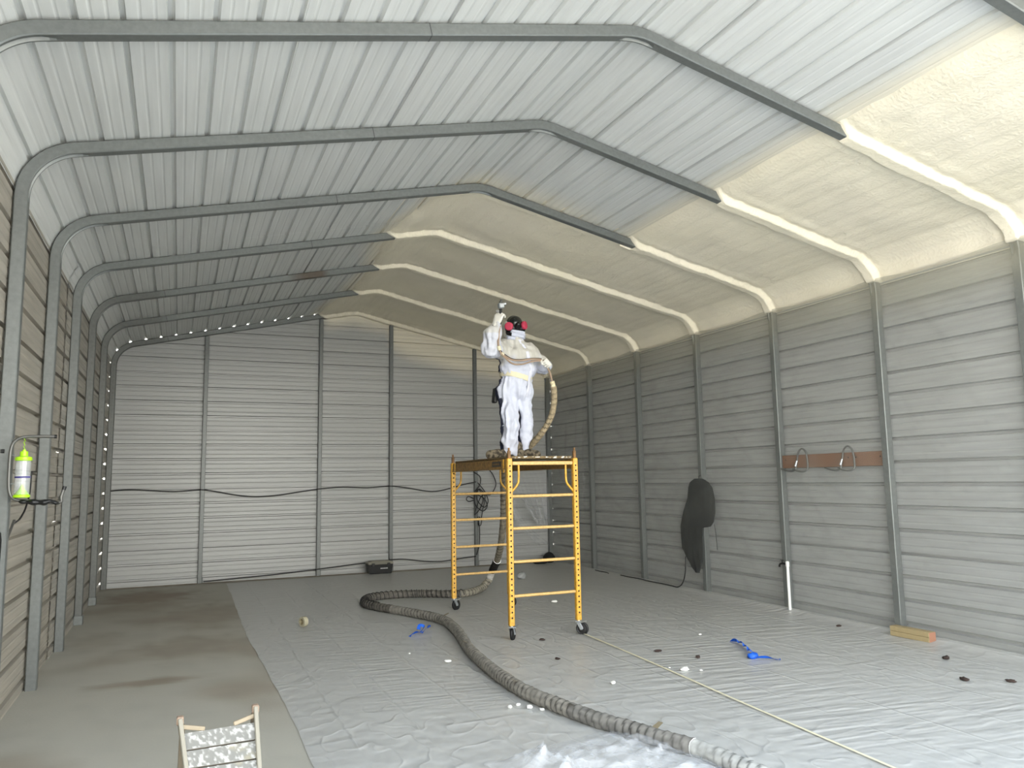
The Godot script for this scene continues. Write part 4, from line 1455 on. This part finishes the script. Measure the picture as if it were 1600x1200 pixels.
	mb = MB.new()
	mb.bar(V(0.0, 0.14, 0.06), V(0.012, 0.305, -0.17), 0.016, 0.008, 0.002)
	part("flat_bar", mb, mats.grey_tube, t)
	mb = MB.new()
	mb.tube(smooth([V(0.012, 0.285, -0.17), V(0.012, 0.30, -0.33), V(0.015, 0.37, -0.52), V(0.012, 0.47, -0.66), V(0.01, 0.62, -0.70)], 0.03), 0.006, 6)
	part("cord", mb, mats.cord, t)

# ------------------------------------------------------------------ things behind the film on the right
func build_right_wall_things() -> void:
	var t := thing("wall_board", "orange-brown board across two posts behind the film", "board", V(6.345, 1.655, -6.17))
	var mb := MB.new()
	mb.box(Transform3D(Basis(), V(0.030, 0, -0.04)), V(0.036, 0.145, 1.48), 0.005)
	part("plank", mb, mats.orange_board, t)
	mb = MB.new()
	for zz in [-0.70, 0.30, 0.20, 0.60]:
		mb.tube([V(0.011, 0.02, zz), V(0.015, 0.02, zz)], 0.008, 8)
	part("screw_heads", mb, mats.dark_hole, t).set_meta("kind", "stuff")
	var hl := ["dark bent-wire double hook at the far end of the orange-brown board", "dark bent-wire double hook near the middle of the orange-brown board"]
	var hz := [-6.62, -5.98]
	for k in 2:
		var h := thing("wire_hook", hl[k], "hook", V(6.325, 1.66, hz[k]), 0.0, "hooks on the orange-brown board")
		mb = MB.new()
		mb.tube(smooth([V(-0.065, -0.085, -0.22), V(-0.062, -0.108, -0.13), V(-0.05, -0.112, -0.07), V(-0.03, -0.095, -0.045), V(-0.01, -0.02, -0.035), V(-0.004, 0.09, -0.012), V(-0.004, 0.132, 0.045), V(-0.004, 0.09, 0.10), V(-0.01, -0.02, 0.125), V(-0.03, -0.095, 0.135), V(-0.05, -0.118, 0.10), V(-0.062, -0.112, 0.02), V(-0.065, -0.09, -0.04)], 0.02), 0.0095, 8)
		part("wire", mb, mats.grey_tube, h)
		mb = MB.new()
		mb.tube([V(-0.03, -0.06, -0.042), V(-0.008, 0.0, -0.034)], 0.0115, 8)
		part("bare_wire", mb, mats.chrome, h)
	# dark garment hanging on the bow post
	var g := thing("hanging_garment", "dark grey garment hanging from a post behind the film", "garment", V(6.30, 1.45, -8.42))
	var outline := [[1.478, -8.50, -8.33], [1.43, -8.60, -8.20], [1.36, -8.64, -8.13], [1.22, -8.67, -8.09], [1.05, -8.77, -8.09], [0.93, -8.82, -8.13], [0.865, -8.845, -8.20], [0.84, -8.855, -8.37], [0.70, -8.85, -8.385], [0.55, -8.835, -8.385], [0.43, -8.74, -8.40], [0.32, -8.64, -8.44], [0.235, -8.53, -8.50]]
	var rows := []
	for r in outline.size() - 1:
		for e in 4:
			var w := e / 4.0
			var y := lerpf(outline[r][0], outline[r + 1][0], w)
			var za := lerpf(outline[r][1], outline[r + 1][1], w)
			var zb := lerpf(outline[r][2], outline[r + 1][2], w)
			var row := []
			for q in 40:
				var a := TAU * q / 40
				var zz := lerpf(za, zb, 0.5 - 0.5 * cos(a))
				var th := 0.022 * minf(1.0, (1.49 - y) * 8.0 + 0.3) + 0.008 * sin(zz * 62.0 + y * 7.0) * smoothstep(1.45, 1.2, y)
				row.append(V(6.287 - sin(a) * th, y, zz))
			rows.append(row)
	mb = MB.new()
	mb.grid(rows, true, null, null, true)
	mb.poly_to(rows[0], Vector3.UP)
	mb.poly_to(rows[-1], Vector3.DOWN)
	shift(mb, V(6.30, 1.45, -8.42))
	part("cloth", mb, mats.garment, g)
	mb = MB.new()
	mb.tube([V(0.0, 0.02, 0), V(0.0, 0.06, 0.0), V(0.06, 0.07, 0.0)], 0.006, 6)
	part("hanging_loop", mb, mats.cord, g)
	mb = MB.new()
	mb.tube(smooth([V(6.27, 0.90, -8.10), V(6.275, 0.75, -8.085), V(6.28, 0.58, -8.08)], 0.03), 0.004, 6)
	shift(mb, V(6.30, 1.45, -8.42))
	part("drawstring", mb, mats.cord, g)
	# standpipe with tap
	var p := thing("water_pipe", "white standpipe with a small dark tap against the film wall", "pipe", V(6.255, 0, -6.83))
	mb = MB.new()
	mb.tube([V(0, 0.0, 0), V(0, 0.545, 0)], 0.0165, 14)
	mb.lathe(Transform3D(Basis(), V(0, 0.525, 0)), [[0.0165, -0.03], [0.021, -0.028], [0.021, 0.02], [0.014, 0.028], [0.0, 0.029]], 14)
	part("riser", mb, mats.pvc, p)
	mb = MB.new()
	mb.tube(smooth([V(0.0, 0.52, 0.0), V(-0.02, 0.525, -0.05), V(-0.03, 0.515, -0.085), V(-0.03, 0.485, -0.095)], 0.01), 0.010, 8)
	mb.bar(V(-0.02, 0.56, -0.09), V(-0.02, 0.56, -0.03), 0.012, 0.006)
	mb.tube([V(-0.02, 0.525, -0.06), V(-0.02, 0.56, -0.06)], 0.005, 6)
	part("tap", mb, mats.dark_hole, p)
	# cord along the foot of the film
	mb = MB.new()
	mb.tube(smooth([V(6.225, 0.036, -10.36), V(6.22, 0.036, -10.1), V(6.225, 0.040, -9.85), V(6.215, 0.036, -9.60), V(6.225, 0.036, -9.25), V(6.21, 0.036, -9.0), V(6.215, 0.038, -8.86), V(6.225, 0.11, -8.765), V(6.24, 0.26, -8.72), V(6.25, 0.45, -8.715)], 0.04), 0.0075, 6)
	single("loose_cord", mb, mats.cord, "black cord along the foot of the right film wall, rising below the dark garment", "cord")
	mb = MB.new()
	mb.tube(smooth([V(6.23, 0.034, -11.15), V(6.21, 0.036, -10.95), V(6.215, 0.036, -10.75), V(6.19, 0.034, -10.66)], 0.03), 0.0075, 6)
	single("loose_cord", mb, mats.cord, "short piece of black cord at the film foot, nearer the far corner", "cord")

# ------------------------------------------------------------------ things along the end wall
func build_back_wall_things() -> void:
	var z := BACK_Z + 0.075
	var pts := []
	for q in [[-0.99, 1.430], [-0.69, 1.452], [-0.077, 1.410], [0.376, 1.425], [0.750, 1.353], [1.132, 1.304], [1.523, 1.326], [1.923, 1.378], [2.16, 1.408], [2.543, 1.428], [2.917, 1.410], [3.36, 1.428], [3.68, 1.386], [4.07, 1.323], [4.36, 1.361], [4.66, 1.433], [4.90, 1.475]]:
		pts.append(V(q[0], 1.5075 + (q[1] - 1.5075) * 1.011, z))
	var mb := MB.new()
	mb.tube(smooth(pts, 0.06), 0.0085, 6)
	single("strung_cable", mb, mats.cord, "thin black cable sagging from post to post across the end wall", "cable")
	var t := thing("cable_tangle", "tangled loops of black cable hanging on the end-wall post behind the scaffold", "cable", V(4.95, 1.0, z))
	var loops := [
		[[4.829, 1.655], [4.95, 1.563], [4.936, 1.417], [4.849, 1.283], [5.006, 1.19], [5.078, 1.052], [5.003, 0.954], [4.859, 1.059], [4.899, 1.338], [5.006, 1.167], [4.918, 0.967], [4.833, 0.892]],
		[[4.833, 0.892], [4.97, 1.224], [5.167, 1.254], [5.256, 1.422], [5.196, 1.594], [5.124, 1.698]],
		[[4.90, 1.46], [5.02, 1.33], [5.10, 1.12], [5.02, 1.02], [4.90, 1.14], [4.93, 1.35], [5.03, 1.25], [5.0, 0.98], [4.96, 0.80]],
		[[4.83, 1.18], [4.72, 1.22], [4.68, 1.17], [4.74, 1.13], [4.85, 1.16]],
		[[4.92, 0.86], [4.965, 0.79], [4.95, 0.70], [4.905, 0.72], [4.915, 0.82]],
		[[4.892, 0.86], [4.93, 0.70], [4.93, 0.50], [4.915, 0.35], [4.87, 0.19]]]
	for k in loops.size():
		var lp := []
		for j in loops[k].size(): lp.append(V(loops[k][j][0] + 0.02, loops[k][j][1], z + 0.012 * ((j + k) % 3)))
		mb = MB.new()
		mb.tube(smooth(lp, 0.03), 0.0085, 6)
		shift(mb, V(4.95, 1.0, z))
		part("cable_loop", mb, mats.cord, t)
	mb = MB.new()
	mb.tube(smooth([V(0.4, 0.03, -12.98), V(0.9, 0.05, -12.97), V(1.5, 0.075, -12.97), V(2.2, 0.12, -12.97), V(2.80, 0.165, -12.95), V(2.93, 0.175, -12.93)], 0.06), 0.009, 6)
	single("floor_cable", mb, mats.cord, "black cable along the foot of the end wall left of the tool case", "cable")
	mb = MB.new()
	mb.tube(smooth([V(3.30, 0.20, -12.95), V(3.55, 0.195, -12.98), V(3.85, 0.150, -12.97), V(4.2, 0.12, -12.97), V(4.6, 0.155, -12.97), V(4.87, 0.17, -12.99)], 0.06), 0.009, 6)
	single("floor_cable", mb, mats.cord, "black cable along the foot of the end wall right of the tool case", "cable")
	# tool case
	var c := thing("tool_case", "black tool case with a grey lid at the foot of the end wall", "tool box", V(3.095, 0.006, -12.82), 0.03)
	mb = MB.new()
	var prev = null
	for e in [[0.0, 0.175, 0.085], [0.01, 0.185, 0.092], [0.14, 0.205, 0.105], [0.15, 0.208, 0.108]]:
		var ring := []
		for q in [[-1, -1], [1, -1], [1, 1], [-1, 1]]: ring.append(V(q[0] * e[1], e[0], q[1] * e[2]))
		if prev != null:
			for k in 4: mb.quad_to(prev[k], prev[(k + 1) % 4], ring[(k + 1) % 4], ring[k], (prev[k] + prev[(k + 1) % 4]) * V(1, 0, 1))
		prev = ring
	part("case_body", mb, mats.black_plastic, c)
	mb = MB.new()
	mb.box(Transform3D(Basis(), V(0, 0.170, 0)), V(0.425, 0.042, 0.225), 0.014)
	mb.box(Transform3D(Basis(), V(0, 0.195, 0)), V(0.34, 0.02, 0.16), 0.008)
	part("case_lid", mb, mats.case_grey, c)
	for sx in [-1, 1]:
		mb = MB.new()
		mb.box(Transform3D(Basis(), V(sx * 0.13, 0.150, 0.112)), V(0.05, 0.05, 0.014), 0.004)
		part("latch", mb, mats.black_plastic, c)
	mb = MB.new()
	for k in 7: mb.box(Transform3D(Basis(Vector3.RIGHT, -0.14), V(0.0 + 0.018 * k, 0.088, 0.1035)), V(0.012, 0.018, 0.003), 0.0008)
	part("white_lettering", mb, mats.white_mark, c)
	# dark bags in the far right corner
	for e in [[V(5.99, 0.004, -12.72), V(0.15, 0.085, 0.12), "low black bag on the floor in the far right corner"], [V(6.20, 0.004, -12.78), V(0.10, 0.19, 0.13), "taller black bag beside the low one in the far right corner"]]:
		mb = MB.new()
		var bag := []
		for k in 12:
			var w := k / 11.0
			var row := []
			for q in 22:
				var a := TAU * q / 22
				var r := pow(sin(PI * clampf(w * 0.82 + 0.16, 0.0, 1.0)), 0.6) * (1.0 + 0.12 * noise.get_noise_2d(a * 40.0 + w * 50.0, e[0].x * 99.0))
				row.append(V(cos(a) * e[1].x * r, w * e[1].y, -sin(a) * e[1].z * r))
			bag.append(row)
		mb.grid(bag, true)
		mb.poly_to(bag[-1], Vector3.UP)
		mb.poly_to(bag[0], Vector3.DOWN)
		var bg := thing("black_bag", e[2], "bag", e[0], 0.0, "black bags in the corner")
		part("bag_cloth", mb, mats.garment, bg)

# ------------------------------------------------------------------ small things on the floor
func lump(r: Vector3, sd: float, col: Color) -> MB:
	var mb := MB.new()
	mb.tint = lin(col)
	var rows := []
	for k in 9:
		var w := k / 8.0
		var row := []
		for q in 14:
			var a := TAU * q / 14
			var s := pow(maxf(sin(PI * w), 0.0), 0.7)
			var d := V(cos(a) * s, -cos(PI * w), -sin(a) * s)
			var e := 1.0 + 0.55 * fine.get_noise_3d(d.x * 22.0 + sd * 31.0, d.y * 22.0, d.z * 22.0)
			var p := V(d.x * r.x, d.y * r.y, d.z * r.z) * e
			p.y = maxf(p.y + r.y * 0.75, 0.0)
			row.append(p)
		rows.append(row)
	mb.grid(rows, true)
	return mb

func build_floor_things() -> void:
	# step ladder at the bottom edge: two rails leaning towards the camera with boards between them
	var t := thing("step_ladder", "cream splattered wooden step ladder at the bottom edge of the photo", "step ladder", V(0.172, 0.002, -3.05))
	var foot := V(0.172, 0.002, -3.05)
	var rail := func(sx: int, q: float) -> Vector3:
		return (V(0.036, 0.600, -3.372) + V(0.026, -0.150, 0.120) * q if sx < 0 else V(0.312, 0.612, -3.362) + V(0.003, -0.153, 0.140) * q) - foot
	var nrm := V(0, 0.13, 0.15).normalized()
	for sx in [-1, 1]:
		var mb := MB.new()
		mb.tint = lin(Color(0.56, 0.54, 0.49))
		mb.bar(rail.call(sx, 0.0), rail.call(sx, 3.96), 0.016, 0.055, 0.003, nrm)
		part("rail", mb, mats.splattered_wood, t)
		mb = MB.new()
		mb.tint = lin(Color(0.50, 0.46, 0.39))
		mb.bar(rail.call(sx, 0.12) + V(-sx * 0.006, 0, -0.02), V(sx * 0.135, 0.0, -0.50), 0.018, 0.034, 0.003)
		part("rear_leg", mb, mats.splattered_wood, t)
		mb = MB.new()
		mb.tint = lin(Color(0.60, 0.55, 0.47))
		var a: Vector3 = rail.call(sx, 0.10)
		var b: Vector3 = (rail.call(-1, 0.27) + rail.call(1, 0.27)) * 0.5
		mb.bar(a + V(-sx * 0.006, 0, 0.01), a.lerp(b, 0.62) + V(0, 0, 0.01), 0.014, 0.016, 0.003)
		part("corner_brace", mb, mats.splattered_wood, t)
		mb = MB.new()
		mb.tint = lin(Color(0.58, 0.50, 0.43))
		mb.box(Transform3D(Basis(), rail.call(sx, 0.0) + V(0, 0.004, 0)), V(0.026, 0.030, 0.034), 0.004)
		part("rail_tip", mb, mats.splattered_wood, t)
	for k in 10:
		var q0 := 0.28 + 0.355 * k
		var q1 := q0 + 0.325
		var ca: Array = [rail.call(-1, q0) + V(0.008, 0, 0), rail.call(1, q0) - V(0.008, 0, 0), rail.call(1, q1) - V(0.008, 0, 0), rail.call(-1, q1) + V(0.008, 0, 0)]
		var mb := MB.new()
		# board face as a grid so that the foam splatter lies on it in colour and relief
		var rows := []; var cols := []
		for j in 13:
			var w := j / 12.0
			var row := []; var cr := []
			for q in 61:
				var u := q / 60.0
				var sp := smoothstep(0.0, 0.32, fine.get_noise_2d(u * 190.0 + k * 61.0, w * 46.0 + k * 17.0) + 0.10 * noise.get_noise_2d(u * 60.0 + k * 30.0, w * 20.0))
				var yl := smoothstep(0.0, 0.3, noise.get_noise_2d(u * 60.0 + k * 50.0, w * 20.0 + 80.0))
				row.append(ca[0].lerp(ca[1], u).lerp(ca[3].lerp(ca[2], u), w) + nrm * (0.010 + 0.002 * sp))
				cr.append(lin(Color(0.47, 0.465, 0.445).lerp(Color(0.58, 0.55, 0.46), yl * 0.7).lerp(Color(0.67, 0.665, 0.65), sp)))
			rows.append(row); cols.append(cr)
		mb.grid(rows, false, cols, null, rows_flip(rows))
		mb.tint = lin(Color(0.42, 0.40, 0.36))
		mb.bar((ca[0] + ca[3]) * 0.5, (ca[1] + ca[2]) * 0.5, 0.016, ca[0].distance_to(ca[3]), 0.003, (ca[0] - ca[3]).normalized())
		part("tread_board", mb, mats.splattered_wood, t)
	# roll of tape
	var r := thing("tape_roll", "roll of cream masking tape standing on the film, left of the hose loop", "tape roll", V(1.258, 0.006, -8.55), 0.5)
	var ax := Transform3D(Basis(Vector3.FORWARD, PI / 2), V(0, 0.052, 0))
	var mb2 := MB.new()
	mb2.tint = Color(0.55, 0.54, 0.53)
	mb2.lathe(ax, [[0.030, -0.024], [0.051, -0.024], [0.052, -0.022], [0.052, 0.022], [0.051, 0.024], [0.030, 0.024], [0.030, -0.024]], 28)
	part("tape", mb2, mats.masking_tape, r)
	mb2 = MB.new()
	mb2.tint = Color(0.45, 0.40, 0.33)
	mb2.lathe(ax, [[0.029, -0.0245], [0.030, -0.0245], [0.030, 0.0245], [0.0285, 0.0245], [0.0285, -0.0245]], 28)
	part("core", mb2, mats.masking_tape, r)
	# blue tape
	var b := thing("blue_tape", "twisted blue tape strip lying left of the scaffold beside the hose", "tape strip", V(2.25, 0.008, -7.60), 0.35)
	ribbon("strip", [V(-0.17, 0.0, 0.05), V(-0.08, 0.01, 0.02), V(0.0, 0.012, 0.0), V(0.06, 0.04, -0.02), V(0.03, 0.06, -0.05), V(0.0, 0.03, -0.03)], 0.035, b)
	ribbon("strip", [V(0.0, 0.004, 0.02), V(0.06, 0.02, 0.0), V(0.13, 0.05, -0.03), V(0.15, 0.02, -0.06)], 0.032, b)
	b = thing("blue_tape", "long blue tape strip with a crumpled knot, right of the scaffold towards the lumber", "tape strip", V(4.41, 0.008, -5.28))
	ribbon("strip", [V(0.27, 0.0, -0.60), V(0.26, 0.012, -0.50), V(0.19, 0.02, -0.33), V(0.10, 0.022, -0.16), V(0.02, 0.03, -0.03)], 0.042, b)
	ribbon("strip", [V(-0.02, 0.006, 0.03), V(0.06, 0.012, 0.10), V(0.14, 0.004, 0.17)], 0.03, b)
	mb2 = lump(V(0.048, 0.026, 0.038), 3.0, Color(1, 1, 1))
	part("knot", mb2, mats.blue_tape, b)
	# white foam scraps
	var sc := [[V(3.664, 0, -5.186), 0.045, "largest white foam scrap, on the film in front of the long blue tape"], [V(3.60, 0, -5.30), 0.016, "tiny white crumb just beside the largest foam scrap"], [V(3.77, 0, -5.12), 0.014, "tiny white crumb at the near right of the largest foam scrap"],
		[V(2.170, 0, -4.82), 0.034, "white foam scrap touching the hose where it bends nearest the ladder"], [V(2.225, 0, -4.74), 0.024, "smaller white foam scrap lying against the hose, next to the touching one"], [V(2.130, 0, -4.91), 0.022, "small white scrap with a raised tip beside the hose"], [V(2.060, 0, -4.89), 0.027, "white foam scrap alone on the film a little left of the hose"],
		[V(2.103, 0, -6.300), 0.034, "white curled scrap left of the hose, between blue tape and hose bend"], [V(2.970, 0, -5.099), 0.032, "white sliver right of the hose, below the scaffold's near wheel"], [V(4.251, 0, -8.65), 0.050, "white flat scrap on the film behind the scaffold's right wheel"], [V(4.602, 0, -6.241), 0.022, "small white scrap beyond the long blue tape"], [V(1.90, 0, -6.75), 0.016, "faint white crumb on the film left of the hose, nearest the blue twisted tape"]]
	for k in sc.size():
		var w: float = sc[k][1]
		var o := single("foam_scrap", lump(V(w * 0.8, w * 0.34, w * 0.55), k * 3.0, Color(1, 1, 1)), mats.foam_scrap, sc[k][2], "foam scrap", "white foam scraps on the floor")
		o.position = sc[k][0] + V(0, 0.012, 0)
		o.rotation.y = k * 1.3
	# dirt
	var dc := [[V(3.855, 0, -5.837), 0.026, "brown clod on the film, first to the right of the cream tape line"], [V(4.02, 0, -5.50), 0.024, "brown clod near the middle of the film, left of the long blue tape"], [V(2.958, 0, -5.983), 0.020, "dark clod between hose and cream tape line"], [V(3.175, 0, -6.736), 0.022, "dark smear of dirt by the scaffold's near wheel"], [V(5.756, 0, -4.555), 0.030, "dark clod nearest the square lumber"], [V(5.279, 0, -4.041), 0.028, "dark clod near the right edge, in front of the lumber"], [V(5.52, 0, -3.86), 0.026, "dark clod closest to the right edge of the photo"], [V(6.05, 0, -5.95), 0.022, "dark speck of dirt at the film foot left of the lumber"]]
	for k in dc.size():
		var w: float = dc[k][1]
		var o := single("dirt_clod", lump(V(w * 1.3, w * 0.4, w * 0.8), 40.0 + k * 3.0, Color(1, 1, 1)), mats.clod, dc[k][2], "dirt clod", "dirt clods on the film")
		o.position = dc[k][0] + V(0, 0.010, 0)
		o.rotation.y = k * 0.9
	# ball of film
	var ball := single("film_ball", lump(V(0.07, 0.05, 0.055), 9.0, Color(0.66, 0.67, 0.68)), mats.foam_scrap, "scrunched ball of white film on the floor seen through the scaffold", "plastic scrap")
	ball.position = V(4.84, 0.010, -10.954)
	# lumber
	var l := thing("square_lumber", "short square piece of raw lumber lying at the foot of the right film wall", "lumber", V(6.178, 0.012, -5.21), 0.04)
	mb2 = MB.new()
	mb2.tint = lin(Color(0.74, 0.665, 0.50))
	for e in [[V(0, 0.022, 0)], [V(0, 0.067, 0)]]: mb2.box(Transform3D(Basis(), e[0]), V(0.088, 0.044, 0.40), 0.004)
	part("timber", mb2, mats.pine, l)
	mb2 = MB.new()
	mb2.tint = lin(Color(0.72, 0.52, 0.42))
	mb2.box(Transform3D(Basis(), V(0, 0.0445, 0.2005)), V(0.084, 0.084, 0.004), 0.001)
	part("end_grain", mb2, mats.pine, l).set_meta("label", "reddish sawn end")

func ribbon(called: String, pts: Array, w: float, parent: Node3D) -> void:
	var line := smooth(pts, 0.012)
	var rows := []
	for k in line.size():
		var d: Vector3 = (line[mini(k + 1, line.size() - 1)] - line[maxi(k - 1, 0)]).normalized()
		var s := d.cross(Vector3.UP).normalized()
		var tw := 0.9 * sin(k * 0.23)
		var side := (s * cos(tw) + Vector3.UP * absf(sin(tw))).normalized()
		rows.append([line[k] - side * w * 0.5 + V(0, w * 0.45 * absf(sin(tw)), 0), line[k] + V(0, 0.003 + w * 0.45 * absf(sin(tw)), 0), line[k] + side * w * 0.5 + V(0, w * 0.45 * absf(sin(tw)), 0)])
	var mb := MB.new()
	mb.grid(rows, false, null, null, rows_flip(rows))
	part(called, mb, mats.blue_tape, parent)
